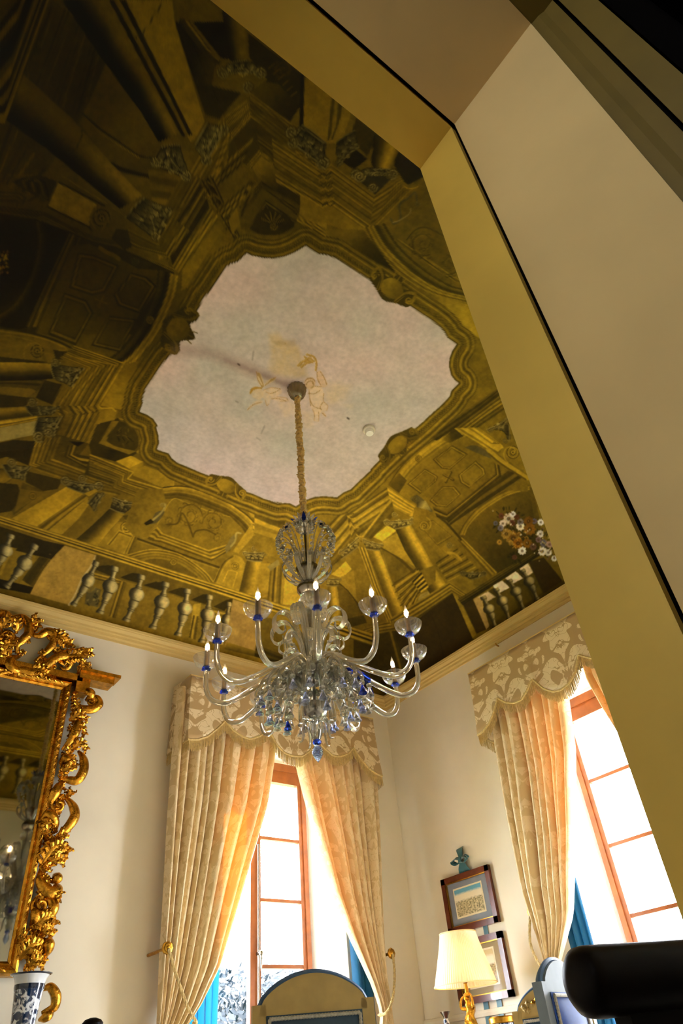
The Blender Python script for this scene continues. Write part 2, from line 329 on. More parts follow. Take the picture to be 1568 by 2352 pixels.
BPROF=[(0,.26),(.02,.30),(.09,.30),(.115,.20),(.17,.16),(.22,.17),(.25,.24),(.27,.26),(.285,.22),(.305,.38),(.34,.50),(.385,.57),(.43,.58),(.475,.52),(.51,.42),(.535,.35),(.57,.34),(.61,.36),(.655,.33),(.70,.23),(.73,.24),(.755,.27),(.775,.20),(.83,.165),(.89,.18),(.925,.24),(.95,.29),(1,.30)]
def BAL(top,bot,w,st,flip=False,bend=0.):
    """painted baluster from the rail down to the cornice"""
    i=pid('painted_baluster'); top=np.array(top,float);bot=np.array(bot,float); ax=bot-top; pr=np.array([-ax[1],ax[0]])/np.linalg.norm(ax)
    if pr[0]<0: pr=-pr
    A=[];B=[]
    for t,r in BPROF:
        c=top+ax*t+pr*bend*4*t*(1-t); A.append(c-pr*r*w);B.append(c+pr*r*w)
    ST(A,B,st,i,'s',False)
    for t in(.10,.255,.29,.535,.545,.735,.77,.94):
        r=np.interp(t,[q[0] for q in BPROF],[q[1] for q in BPROF]); c=top+ax*t+pr*bend*4*t*(1-t); L([c-pr*r*w,c+pr*r*w],1.4,('g',.45),.8,i)
    c=top+ax*.40+pr*w*.16+pr*bend; th=np.linspace(0,6.28,16)
    for rr,aa in((.36,.25),(.25,.3),(.14,.35)): P(np.stack([c[0]+rr*w*np.cos(th),c[1]+rr*w*np.sin(th)],1),('s',2.1),i,aa)

# ------------------------------------------------------------------ D side (upper part of the photograph)
DK=.38
P(K('a','0,0 480,0 860,330 950,570 700,1120 400,1568 0,1568'),.8)
for k in range(15):                                        # entablature lines of the far bay
    x=430+k*38; L([K('a','%d,%d'%(x+40,60+k*10))[0],K('a','%d,%d'%(x-260+k*6,760+k*22))[0]],2.2 if k%3 else 5,(.5,1.15,.75,.55)[k%4])
P(K('a','960,570 760,1030 1240,1400 1420,1260 1270,1010'),1.25)
G(K('a','960,570 720,1110 1000,1480 1100,1568 1568,1568 1568,1400 1420,1260'),K('a','1000,700')[0],K('a','1300,1500')[0],(1.35,1.2,.8))
L(crv(K('a','750,1030 900,1160 1060,1270 1250,1400 1380,1420')),5,.5); L(crv(K('a','760,1060 900,1190 1060,1300 1250,1420')),2.5,1.5)
L(crv(K('a','1000,1480 1140,1540 1568,1640')),10,.35)
for k in range(9): L(K('a','%d,%d %d,%d'%(110+k*48,1110+k*70,k*40-60,1568+k*30)),3 if k%2 else 6,(.5,1.3,.7)[k%3])
# columns and pier of D
COL(K('a','60,1080 420,1340 700,1568 1080,1880'),K('a','210,670 640,1060 1000,1470 1280,1760'),(.12,.2,.5,1.0,1.35,1.5,1.3))
L(crv(K('a','735,1170 735,1230 700,1310 640,1380')),1.6,.4)
COL(K('a','560,0 900,500 1270,1010 1430,1280'),K('a','980,0 1230,470 1480,930 1610,1200'),(.06,.08,.2,.6,1.15,1.35,1.2))
i=pid('painted_pier'); P(K('b','-370,-200 180,-200 200,0 470,900 350,1090 290,1000 0,330 -260,-200'),1.55,i)
ST(K('a','980,0 1300,600 1640,1230'),K('a','1130,0 1430,600 1730,1210'),(.2,.25,1.15,1.2,.25,.3),i)
L(K('a','1480,0 1280,310 1210,350'),1.6,.4)
G(K('b','200,0 300,0 600,340 560,430 480,860'),K('b','200,200')[0],K('b','560,300')[0],(.3,.25,.6))
L(crv(K('b','270,0 400,170 480,270 590,360')),14,.5);L(crv(K('b','310,0 430,160 500,250 600,340')),5,1.35);L(crv(K('b','330,0 440,150 520,260 610,330')),2,.5)
P(K('b','360,0 720,0 700,340 620,330'),.2); P(K('b','380,540 800,640 600,880 480,840'),.45)
COL(K('b','600,-300 640,0 700,350 780,385'),K('b','860,-300 855,100 862,300 830,370'),(.18,.35,.8,1.15,1.2,.9))
P(K('b','860,100 1340,470 1330,760 1240,900 890,650 1030,520 870,320'),.38)
G(K('b','880,640 1000,540 1130,560 1330,760 1230,890'),K('b','950,560')[0],K('b','1250,850')[0],(.8,.55,.3))
for q in range(6): L(K('b','%d,%d %d,%d'%(1050+q*40,420+q*50,1100+q*40,380+q*50)),3,.75)
SCR(*K('b','1180,430')[0],22,2,1,.5,.8)
i=pid('painted_pier'); P(K('b','1375,490 1800,780 1700,1100 1560,1090 1360,930'),1.3,i); ST(K('e','320,90 280,480'),K('e','450,190 350,470'),(.7,1.2,.7,1.25),i); L(K('b','1350,480 1340,930'),9,.2)
# entablature of the D/C corner
ST(K('b','-40,1330 330,1400 600,900 850,690 890,640 1240,910 1560,1340'),K('b','60,2150 260,1930 560,1500 890,850 890,860 1210,1100 1560,1500'),mould(13,.45,1.5,3))
ST(K('b','300,1420 620,880 860,700'),K('b','540,1480 680,1090 890,850'),mould(11,.45,1.55,5)); ST(K('b','870,690 1240,905'),K('b','890,850 1290,1190'),mould(11,.4,1.2,6))
P(K('b','690,1100 890,860 1290,1200 1090,1300 970,1130 840,1280 680,1230'),.62)
ST(K('b','680,1230 930,1000'),K('b','560,1500 800,1290'),(.6,1.3,.7,.45,1.1,.5)); ST(K('b','940,1000 1200,1190'),K('b','960,1120 1100,1260'),(.6,.9,.6,1.0,.5,.7))
ST(K('b','840,1290 960,1140 1100,1260'),K('b','890,1320 980,1200 1080,1290'),(.5,1.45,.6,1.5,.7))
G(K('b','900,1310 980,1210 1090,1290 1110,1370 1560,1640 1560,1860 1330,1700 960,1440'),K('b','960,1250')[0],K('b','1150,1500')[0],(1.35,1.0,.45))
# D entablature run down to the arch
ST(K('d','60,640 -30,590 260,0 420,20'),K('d','220,910 180,830 520,300 560,330'),mould(15,.35,1.5,8))
ST(K('d','110,500 400,30'),K('d','130,720 480,180'),(1.3,.6,1.2,.5,.4,.7,1.3,.5)); 
P(K('d','160,740 490,210 510,300 180,820'),.4); ST(K('d','180,830 520,300'),K('d','240,900 600,400'),(1.1,.7,1.5,.8,1.6,.9))
G(K('d','270,860 600,410 640,480 310,1020 260,1050'),K('d','300,900')[0],K('d','560,500')[0],(1.4,1.25,1.1))
ST(K('d','440,60 640,420 740,590'),K('d','540,20 720,420 790,560'),(.45,.8,.5,.35,.9,.5))
for q in range(9): L(K('d','%d,%d %d,%d %d,%d'%(455+q*30,90+q*58,500+q*30,70+q*58,550+q*28,110+q*58)),2.5,.4 if q%2 else 1.2)
ST(K('d','560,330 900,20 945,50'),K('d','660,400 780,270 950,60'),(1.0,.6,1.3,.5,1.45,.7))
P(K('d','680,410 760,300 780,400 790,460 720,540'),1.25)
# lobe at the top: dark lunette with a shell
i=pid('painted_lunette'); P(K('d','780,290 980,65 1330,290 1310,420 1370,480 1200,540 1000,540 800,500'),.85,i)
ST(K('d','790,300 980,65 1330,310'),K('d','800,390 990,120 1300,370'),(.35,.9,.4,.8,.45),i); ST(K('d','870,490 1020,230 1300,430'),K('d','900,490 1030,290 1260,450'),(.4,1.0,.4),i)
P(crv(K('d','870,490 1030,300 1280,440 1180,530 1080,550 960,540 870,490'),3),.45,i)
for q in range(13):
    a=-2.9+q*.23; c=K('d','1080,450')[0]; L([c+6*np.array([math.cos(a),math.sin(a)]),c+(22+6*(q%2))*np.array([math.cos(a),math.sin(a)])],2.,1.1 if q%2 else .3,1,i)
L(spiral(*K('d','1090,470')[0],9,1.5),2,1.2,1,i)
P(K('d','1330,190 1530,300 1568,310 1568,490 1420,420 1330,360'),1.35)
# C entablature between the lintel and the sky
ST(K('e','-220,460 260,770 310,690 700,970'),K('e','-180,850 240,1090 320,1060 665,1305'),mould(17,.5,1.5,11))
ST(K('e','700,970 900,840 1000,800'),K('e','665,1305 1005,960 1180,800'),mould(15,.55,1.45,11))
for q in range(7): L(K('e','%d,%d %d,%d %d,%d %d,%d'%(200+q*6,800+q*45,245+q*5,775+q*46,270+q*5,800+q*46,320+q*4,770+q*46)),2.2,1.5 if q%2 else .5)
P(K('e','400,670 540,560 640,650 520,740'),.28); P(K('e','540,280 740,430 640,620 550,540 500,400'),.5)
P(K('e','910,570 1120,720 1160,800 1010,880 970,850 880,700'),.28); L(crv(K('e','960,870 1020,900 1100,880 1170,820')),8,1.0); L(crv(K('e','960,890 1020,915 1100,895 1180,835')),2,1.6)
COL(crv(K('e','700,420 690,560 680,700 770,780')),crv(K('e','950,500 925,570 850,740 800,780')),(.3,.4,.75,1.3,1.75,1.5,.9))
P(K('e','40,970 240,1090 320,1070 660,1310 560,1330 30,1150'),1.25); ST(K('e','20,1160 240,1250 480,1400'),K('e','0,1200 230,1320 460,1450'),(1.5,.8,1.6,.7,1.5))
# arch and stucco panel of C, beyond the corner
G(K('e','600,1290 660,1310 720,1270 1180,820 1400,1600 1400,1900 760,1560'),K('e','700,1300')[0],K('e','1250,1300')[0],(1.1,.95,.85))
ST(crv(K('f','330,90 420,260 560,420 720,560 960,690 1260,770')),crv(K('f','520,50 640,240 800,400 960,520 1120,610 1230,640')),(1.3,.8,1.4,1.0,1.35,.6,.55,.8,1.0,.6))
ST(crv(K('f','600,200 800,350 1000,480 1200,600')),crv(K('f','640,190 840,320 1040,460 1200,560')),(1.2,.6,1.3))
SCR(*K('f','870,230')[0],30,1.,1,.6,1.2); SCR(*K('f','1110,420')[0],24,2.,-1,.6,1.2); L(crv(K('f','720,200 800,110 900,90 1050,160')),3,.6)
L(crv(K('e','850,1190 880,1230 940,1180 930,1060 1010,1000 1070,950 1090,1040')),5,('g',.85)); L(crv(K('e','870,1220 930,1200 1020,1140 1030,1100')),3,('g',1.5)); vol(*K('e','1090,1050')[0],6,.5,1.5)
G(K('f','0,100 330,110 640,520 520,560 380,560 0,330'),K('f','200,120')[0],K('f','380,400')[0],(1.1,.7,.4))
G(K('f','780,640 960,690 1270,780 1400,1100 1250,1000 1000,820'),K('f','900,700')[0],K('f','1200,950')[0],(1.0,1.35,1.5))
# ------------------------------------------------------------------ D arch bay with coffers
P(K('c','-80,520 320,600 640,720 1130,880 1568,1050 1568,1100 1400,1568 1320,1640 0,1640 -80,1640'),.5)
ST(crv(K('d','230,915 190,1100 60,1400 -60,1570 -180,1700 -370,1775 -460,1790')),crv(K('d','40,850 10,1050 -110,1330 -230,1500 -340,1620 -480,1710 -600,1740')),(1.75,1.2,1.6,.45,.3,.55,.7,.5))
P(K('c','310,600 640,720 290,1568 -60,1640 200,1250 320,850'),.3); ST(crv(K('c','310,620 330,820 270,1100 120,1350 -60,1480')),crv(K('c','390,620 420,820 340,1130 180,1400 -60,1560')),(.5,.85,.6,.4))
P(K('c','-80,540 300,610 320,830 260,1090 110,1340 -80,1440'),.42)
ST(K('c','620,730 240,1568'),K('c','730,770 420,1568'),(.9,.5,1.2,.6,.4,.8))
P(K('c','650,840 800,820 1080,960 1250,1050 1420,1060 1400,1250 1240,1480 1150,1640 320,1640'),.85)
RECT(K('c','700,900 840,920 1080,1020 950,1260 830,1290 620,1220'),0,(0,.1,.2,.28),(.5,1.15,.6,.85))
RECT(K('c','1180,1080 1320,1120 1410,1200 1250,1450 1060,1380 1020,1290'),0,(0,.1,.2,.28),(.45,1.2,.6,.8))
RECT(K('c','580,1260 780,1330 840,1440 680,1740 430,1640'),0,(0,.1,.2,.28),(.5,1.1,.6,.75)); RECT(K('c','980,1470 1230,1500 1080,1800 820,1740'),0,(0,.1,.2,.28),(.5,1.1,.6,.8))
for a in range(4): L([K('c','910,1340')[0],K('c','910,1340')[0]+14*np.array([math.cos(a*1.57+.4),math.sin(a*1.57+.4)])],4,1.1)
ROS(*K('c','1350,1510')[0],10)
# frieze of D above the arch: panel, mouldings, roundel, bracket
P(K('c','380,560 560,200 960,460 1130,590 1160,700 1220,740 1130,880'),.95)
P(K('c','430,490 530,270 870,470 810,560 800,670'),1.85); L(K('c','530,270 940,480'),4,.45); L(K('c','560,215 960,460'),3,1.35); L(K('c','430,490 800,670 820,700'),4,.45)
L(crv(K('c','900,490 830,540 820,620 860,690')),3,1.3); ROS(*K('c','915,590')[0],20,.5,1.2); L(K('c','890,740 930,670 1000,600 990,540 1010,500 1110,560'),2.5,1.25)
ST(K('c','-80,470 260,510 400,530 640,660 860,760 1040,790'),K('c','-80,540 310,605 380,580 620,710 850,810 1130,870'),mould(8,.4,1.2,4))
ST(K('c','-80,330 190,350 250,400 220,470'),K('c','-80,450 120,450 160,450 130,500'),mould(7,.4,1.2,5)); P(K('c','90,260 350,200 510,260 440,440 330,400'),.55)
for q in range(6): L(crv(K('c','%d,%d %d,%d %d,%d'%(90+q*55,270-q*4,180+q*45,230+q*10,230+q*40,320+q*14))),5,.3 if q%2 else .95)
vol(*K('c','385,405')[0],9,.5,1.2)
ST(K('c','1130,870 1568,1050'),K('c','1150,900 1568,1090'),(1.5,.5,1.3,.4)); P(K('c','1050,690 1160,700 1220,740 1190,850 1120,880 1000,770'),.5)
ST(K('c','1150,690 1430,830 1568,600'),K('c','1190,860 1520,950 1700,700'),mould(9,.45,1.4,9))
L(crv(K('c','900,860 960,900 1030,930 1070,960')),9,1.35); vol(*K('c','1215,980')[0],9,.4,1.)
for q in range(40):                                        # flower urn at the left edge of the frame
    x,y=K('c','%f,%f'%(rng.uniform(-60,70),rng.uniform(890,1090)))[0]; th=np.linspace(0,6.28,8); r=rng.uniform(2,4.5)
    P(np.stack([x+r*np.cos(th),y+r*np.sin(th)],1),rng.choice([(120,92,24),(86,60,14),(104,84,50),(60,40,20)]))
# moulding strip of the rail of D in the corner of the frame
i=pid('painted_rail'); ST(K('a','-200,300 -80,60 220,-320'),K('a','-200,1110 40,1110 560,-320'),(1.2,1.2,1.1,.4,1.5,.4,.15,.2,.9,1.5,.3,1.3,.25,1.7),i)
P(K('a','-200,1110 40,1110 -200,1200'),.7)
# capitals of D and C
CAP(K('c','1130,590 1300,410'),K('c','1420,800 1560,520'),lo=.4,hi=2.0)
CAP(K('b','80,1130 250,1110'),K('b','340,1430 -10,1280')[::-1],lo=.35,hi=2.0); CAP(K('b','380,1130 500,910'),K('b','480,1290 680,950'),lo=.4,hi=1.9)
CAP(K('b','700,370 860,350'),K('b','590,470 1020,470'),lo=.35,hi=1.9); vol(*K('b','865,590')[0],13,.4,1.5,1.5)
CAP(K('b','1350,930 1560,1090'),K('b','1210,980 1560,1320'),lo=.35,hi=1.6); CAP(K('e','250,510 50,370'),K('e','260,740 -60,500'),lo=.35,hi=1.6); CAP(K('e','360,500 530,390'),K('e','370,720 560,540'),lo=.4,hi=1.4)
CAP(K('e','690,740 850,740'),K('e','490,790 900,790'),lo=.35,hi=1.7); P(K('e','520,800 880,800 710,970'),('g',.5)); vol(*K('e','570,805')[0],13,.4,1.9); vol(*K('e','690,905')[0],11,.4,1.8); vol(*K('e','840,790')[0],9,.4,1.5)
vol(*K('a','310,610')[0],18,.5,.9); vol(*K('a','330,450')[0],10,.4,.8)
# ------------------------------------------------------------------ corner between D and A (left edge of the photograph)
P(K('g','-80,130 400,190 640,300 600,420 450,440 -80,430'),1.15); L(crv(K('g','-80,115 250,170 450,225 580,280 640,310')),5,.5); L(crv(K('g','-80,150 250,195 430,240 560,300')),2.5,1.5); L(crv(K('g','-80,195 120,205 300,250')),2,1.4)
ROS(*K('g','335,340')[0],15,.5,1.3); L(spiral(*K('g','330,340')[0],32,.7,2.6,1),2.5,1.4)
P(K('g','480,330 640,340 610,420 500,410'),.45); L(crv(K('g','480,260 560,290 600,330 530,330')),4,1.4)
P(K('g','-80,380 450,440 -80,450'),.5); P(K('g','-80,590 420,590 340,700 240,760 -80,690'),.7); P(K('g','-80,610 240,650 330,700 240,760 -80,690'),1.1); P(K('g','-80,720 280,760 230,840 -80,850'),.5)
ST(K('g','-80,600 400,590'),K('g','-80,650 330,680'),(.5,.9,.5,.8)); P(K('g','400,600 560,640 470,820 320,760'),.42)
ST(K('g','540,400 760,490 480,830'),K('g','670,290 1115,445 885,835'),mould(17,.5,1.6,21))
L(K('g','670,295 1112,447 885,832'),2.2,1.8); L(K('g','630,385 1040,465 850,780'),2.,1.5)
ST(K('g','480,830 540,920 470,1080'),K('g','885,835 935,885 800,1170'),mould(15,.45,1.5,22)); L(K('g','890,830 938,885 802,1172'),2.2,1.8)
for q in range(7): L(K('g','%d,%d %d,%d %d,%d'%(520+q*55,880-q*8,560+q*52,905-q*8,540+q*54,940-q*8)),2,1.4 if q%2 else .5)
P(K('g','490,1080 800,1170 700,1290 810,1290 800,1440 480,1320'),.75); ST(K('g','330,1130 255,1360 820,1540'),K('g','550,1110 470,1320 830,1430'),mould(11,.5,1.5,23))
ST(K('g','560,1250 700,1190'),K('g','560,1260 690,1200'),(.5,1.2)); ST(K('g','610,1190 580,1290 790,1400'),K('g','700,1190 670,1265 810,1290'),(.5,1.,.5,1.6,.6)); P(K('g','620,1150 760,1160 700,1200'),.25)
i=pid('painted_lunette'); P(K('g','870,1000 1010,960 1090,930 1260,1000 1310,1200 1200,1280 1060,1340 820,1270 800,1180'),.55,i); G(K('g','830,1200 1180,1250 1060,1340 820,1270'),K('g','900,1220')[0],K('g','1100,1320')[0],(.55,.35,.5),i)
P(K('g','1010,970 1080,970 960,1150 1230,1240 1160,1270 890,1170'),1.2,i); P(crv(K('g','1080,960 1180,1000 1240,1090 1245,1190 1210,1235 960,1150 1080,960'),3),.6,i)
ST(crv(K('g','1060,930 1190,960 1270,1060 1290,1200 1250,1270')),crv(K('g','1080,970 1170,1000 1235,1090 1245,1190 1210,1235')),(1.2,1.5,.9),i)
for q in range(16):
    c=K('g','%f,%f'%(rng.uniform(1030,1200),rng.uniform(1050,1200)))[0]; L([c,c+np.array([rng.uniform(-9,9),rng.uniform(-9,9)])],2.4,.35 if q%2 else .85,1,i)
P(K('g','1040,1330 1180,1280 1285,1335 1160,1395'),1.75); P(K('g','1160,1395 1285,1335 1290,1370 1190,1430'),1.4)
P(K('g','890,850 1000,850 1060,870 1030,960 900,985'),1.35); G(K('g','900,830 1110,470 1250,420 1120,800 1110,870'),K('g','950,800')[0],K('g','1200,500')[0],(1.5,1.3,1.2))
L(K('g','905,855 1010,850 1040,880'),3,1.9)
COL(K('g','-80,600 200,605 490,585'),K('g','-80,440 200,440 455,455'),(.25,.35,.7,1.2,1.5,1.7)); COL(K('g','-80,970 290,920'),K('g','-80,855 235,838'),(.5,.7,1.1,1.45,1.2))
i=pid('painted_pier'); ST(K('g','-80,980 330,925'),K('g','-80,1040 330,960'),(1.6,1.9,.9,1.7),i); P(K('g','-80,1045 330,965 300,1095 -80,1170'),('g',1.75),i)
P(K('g','-80,1180 120,1140 320,1150 260,1370 60,1290 -80,1330'),.4); COL(K('g','-80,1400 60,1395 105,1450'),K('g','-80,1600 0,1560 100,1500'),(.6,1.1,1.2,.6))
CAP(K('g','490,590 460,455'),K('g','650,660 760,495'),lo=.4,hi=1.75); vol(*K('g','500,440')[0],10,.4,1.7); CAP(K('g','290,920 230,835'),K('g','470,910 545,840'),lo=.4,hi=1.5); vol(*K('g','290,800')[0],11,.4,1.5)
CAP(K('g','310,1090 340,940'),K('g','490,1110 560,930'),lo=.4,hi=1.6); vol(*K('g','350,1110')[0],13,.4,1.7,1); vol(*K('g','440,1070')[0],11,.4,1.8)
CAP(K('g','100,1480 20,1360'),K('g','220,1500 280,1380'),lo=.4,hi=1.5); vol(*K('g','105,1340')[0],11,.4,1.5)
# A side, left end: pier, column, panels
P(K('h','200,500 400,580 120,800 100,740 160,640'),.75); P(K('h','-80,500 160,520 200,640 100,760 -80,790'),.45); P(K('h','240,400 560,480 520,560 390,580 230,500'),.5); ROS(*K('h','295,625')[0],9,.5,1.)
P(K('h','180,560 400,590 130,770'),.95); ROS(*K('h','295,625')[0],9,.5,1.1)
ST(K('h','300,380 950,600 1060,620'),K('h','480,290 810,420 1200,560'),mould(9,.5,1.4,30))
P(K('h','800,300 1060,360 1050,520 900,480 760,430'),.62)
ST(K('h','800,420 1030,500 1000,560 1265,660 1190,790'),K('h','810,250 1165,395 1150,470 1488,570 1310,850'),mould(15,.5,1.5,31)); L(K('h','812,252 1165,397 1200,412 1150,468 1486,570 1310,850'),2.4,1.75); L(K('h','850,330 1110,440 1100,500 1380,600'),2,1.5)
P(K('h','1200,400 1300,350 1568,450 1568,540 1490,560 1200,440'),1.4)
i=pid('painted_pier'); G(K('h','100,830 600,540 760,600 330,900'),K('h','300,700')[0],K('h','600,850')[0],(1.5,1.7,1.6),i); ST(K('h','760,600 330,900'),K('h','800,660 440,950'),(1.1,.8,1.4,.85),i); P(K('h','790,640 800,700 600,980 430,940'),1.45,i)
P(K('h','780,760 880,720 980,745 700,1010 560,970'),1.0)
COL(K('h','680,1020 840,880 985,740'),K('h','870,1080 990,930 1118,790'),(.45,.5,.7,1.05,1.35,1.5))
P(K('h','880,1070 1060,860 1280,850 1250,900 1130,1150'),1.25); ST(K('h','960,1060 1070,930 1210,980'),K('h','1000,1070 1075,970 1180,1010'),(1.5,.8,1.4)); ROS(*K('h','1135,905')[0],13,.6,1.6); L(spiral(*K('h','1135,905')[0],21,.6,.3,1),2.5,1.55)
ST(K('h','1230,900 1110,1140'),K('h','1270,890 1160,1150'),(1.5,1.,1.5,.8)); P(K('h','1100,800 1270,790 1250,860 1130,840'),.7)
CAP(K('h','610,545 760,600'),K('h','560,470 930,530'),lo=.4,hi=1.5); vol(*K('h','740,465')[0],10,.45,1.6); CAP(K('h','790,690 870,600'),K('h','850,760 940,600'),lo=.45,hi=1.4); CAP(K('h','990,735 1115,780'),K('h','1020,640 1245,690'),lo=.4,hi=1.6); P(K('h','760,600 860,560 880,580 800,630'),1.5)
# A arch and panel
P(K('i','-60,900 60,560 300,560 330,640 240,870 60,1010'),1.0)
G(K('i','300,560 560,540 850,640 1100,850 1120,900 940,1140 800,1260 60,1010 240,880'),K('i','500,600')[0],K('i','500,1200')[0],(.95,1.05,1.0))
ST(crv(K('i','285,545 420,530 560,545 700,590 850,655 970,735 1060,800 1125,870')),crv(K('i','310,650 450,650 600,690 750,750 870,800 950,860 1020,940 1030,960')),(.6,1.5,1.2,1.0,1.15,.75,.65,.8,.7))
P(K('i','240,890 370,655 480,670 700,760 900,810 1010,920 880,1110 780,1180 730,1190 190,960'),1.0)
ST(K('i','170,960 240,900 290,960 700,1110 860,1060'),K('i','150,1010 200,1030 270,1040 730,1210 900,1110'),(1.4,.75,1.3,.8,1.35,.7))
ST(K('i','60,1000 800,1260'),K('i','60,1030 790,1290'),(.5,.6,1.2)); L(crv(K('i','240,880 370,660 480,675 700,760 890,810')),2,1.35)
SCR(*K('i','530,800')[0],29,0,-1,.66,1.2); SCR(*K('i','745,860')[0],25,3,1,.68,1.2); SCR(*K('i','350,850')[0],10,1,1,.65,1.2); SCR(*K('i','780,1000')[0],11,1,-1,.7,1.2)
L(crv(K('i','330,880 420,870 460,780 500,830 540,930 560,990')),4,.66); L(crv(K('i','560,990 590,940 680,930 760,970')),3.5,.68)
P(crv(K('i','190,840 230,770 300,760 290,800 240,860 170,880 120,870 190,840'),4),('g',.8)); L(crv(K('i','200,840 260,790 300,740 310,700 280,690')),4.5,('g',1.35)); vol(*K('i','283,705')[0],5.5,.6,1.5); P(K('i','120,870 180,830 210,860 140,890'),.3)
P(crv(K('i','870,1060 900,1000 960,960 940,1050 880,1120 860,1140 850,1080 870,1060'),4),('g',1.1)); L(crv(K('i','900,1080 940,1030 950,960 990,960')),4,('g',1.5))
P(crv(K('i','-60,1180 150,1110 300,1115 450,1160 580,1240 680,1330 740,1400'),4),1.1); ST(crv(K('i','-60,1160 150,1105 300,1110 450,1150 580,1230 690,1320 750,1400')),crv(K('i','-60,1240 150,1180 300,1180 440,1220 540,1280 620,1350 660,1400')),(1.45,.8,1.3,.9,1.1,.9)); P(crv(K('i','80,1220 200,1190 320,1200 440,1240 520,1290 580,1360 100,1240')),.8); ROS(*K('i','385,1220')[0],8)
P(K('i','740,1400 800,1270 940,1150 1000,1180 1030,1230 980,1490'),1.3); ST(crv(K('i','750,1400 830,1230 920,1160')),crv(K('i','780,1410 860,1240 940,1175')),(.7,1.0,1.4)); ROS(*K('i','940,1255')[0],9,.8,1.5); L(K('i','830,1400 880,1290 960,1310 920,1440'),2.5,1.55)
COL(K('i','975,1490 1050,1190'),K('i','1120,1530 1175,1210'),(.6,.7,.95,1.3,1.5,1.3))
P(K('i','1170,1230 1260,1230 1240,1540 1120,1530'),1.25); ST(K('i','1260,1230 1230,1560'),K('i','1390,1230 1370,1600'),(.8,1.1,.6,1.2,.9,.7,1.2)); P(K('i','1390,1300 1600,1300 1600,1620 1370,1600'),1.5)
P(K('i','1100,870 1400,820 1420,1000 1330,1000'),.9); ST(K('i','1000,640 1390,830 1410,850'),K('i','1110,860 1300,960 1400,960'),(.7,1.0,.75,1.3,.85)); 
i=pid('painted_block'); ST(K('i','1095,860 1340,975 1600,1060'),K('i','1115,985 1320,1060 1600,1150'),(1.4,1.0,1.7,1.65,1.1,1.4,1.0,1.3),i); P(K('i','1090,870 1112,975 970,1140 915,1125'),1.3,i); P(K('i','1112,985 1320,1060 1300,1180 1180,1130 1090,1060'),1.05)
CAP(K('i','1045,1200 1175,1215'),K('i','1010,1130 1230,1130'),lo=.55,hi=1.55); vol(*K('i','1110,1095')[0],7,.6,1.6)
P(K('i','1230,1260 1330,1190 1340,1240 1260,1300'),('g',1.2))
# ------------------------------------------------------------------ corner between A and B
P(K('j','-60,320 330,330 560,540 560,900 200,830 -60,700'),1.05); ST(K('j','-60,310 220,430'),K('j','-60,560 180,640'),(.8,.6,.75,1.5,1.1,1.3))
P(K('j','600,560 760,340 1150,160 1240,400 900,620 640,930 560,900'),1.0)
i=pid('painted_lunette'); P(crv(K('j','330,440 420,370 540,345 640,360 680,390 560,500 400,520'),3),1.05,i); ST(crv(K('j','330,420 420,350 540,328 640,335 710,375')),crv(K('j','350,460 440,390 540,360 620,365 675,385')),(1.55,1.4,1.2,.8),i)
ST(K('j','560,540 760,330 770,400 1140,150'),K('j','640,930 830,700 900,590 1200,400'),(.7,1.3,.8,.65,1.25,1.45,.8,1.2,1.35,.75,1.0,.8,.7,1.1))
for q in range(7): L(K('j','%d,%d %d,%d %d,%d'%(755+q*20,370+q*42,790+q*18,400+q*40,830+q*16,390+q*42)),2.2,1.5 if q%2 else .7)
P(K('j','590,900 800,740 840,1100 1100,1568 600,1568'),1.05); P(K('j','1090,640 1220,540 1568,1150 1568,1400 1300,1300'),1.0)
P(K('j','1000,600 1130,500 1220,540 1090,640'),1.75); P(K('j','630,940 760,820 812,890 730,970'),1.7)
G(K('j','1080,700 1240,780 1400,920 1300,1000 1200,1060'),K('j','1100,760')[0],K('j','1300,1000')[0],(.9,.8,.9)); L(crv(K('j','1075,690 1180,750 1290,840 1380,930')),6,.6); P(K('j','1090,640 1230,560 1400,880 1250,790 1090,700'),1.3)
L(crv(K('j','690,1020 780,1090 850,1180 900,1290')),6,.6); P(K('j','720,960 830,900 860,1180 780,1080 700,1010'),1.2); P(crv(K('j','620,1050 700,1030 800,1120 880,1250 880,1330 640,1400')),.85); P(K('j','760,1340 980,1290 1000,1360 780,1420'),.6)
i=pid('painted_pier'); P(K('j','810,810 880,690 960,1000 1130,1400 960,1400 900,1250 860,1030'),1.0,i); ST(K('j','870,690 1000,1050 1140,1380'),K('j','940,700 1060,1050 1190,1360'),(1.35,.85,1.5,.8,1.4),i)
COL(K('j','945,710 1060,1000 1200,1370'),K('j','1065,725 1170,1000 1300,1310'),(.75,.85,1.0,1.45,1.6,1.35))
COL(K('j','595,1040 620,1420'),K('j','680,1040 730,1420'),(.75,.9,1.4,1.55,1.2))
i=pid('painted_block'); ST(K('j','1130,150 1395,320'),K('j','1175,330 1330,410'),(1.3,1.65,1.1,1.7,1.2,1.75,1.3,1.6,1.2),i); P(K('j','1330,410 1395,330 1450,390 1400,470 1360,430'),1.5,i)
ST(K('j','900,600 1170,250'),K('j','990,620 1200,400'),(1.4,.75,.85,.7))
P(K('j','1380,340 1568,300 1568,900 1340,500'),1.0)
COL(K('j','1205,530 1290,720 1380,860 1535,1150'),K('j','1345,490 1430,640 1530,830 1700,1080'),(.5,.55,.75,1.1,1.6,1.65,1.2))
CAP(K('j','945,710 1065,720'),K('j','910,620 1095,670'),lo=.7,hi=1.65); CAP(K('j','720,800 870,690'),K('j','700,740 880,600'),lo=.7,hi=1.6); CAP(K('j','1205,530 1345,490'),K('j','1100,460 1375,440'),lo=.65,hi=1.7); CAP(K('j','590,1040 690,1040'),K('j','580,970 720,975'),lo=.8,hi=1.5); vol(*K('j','1200,400')[0],7,.7,1.7)
P(K('j','1310,950 1568,850 1568,1000 1420,1100 1210,1060'),1.0); 
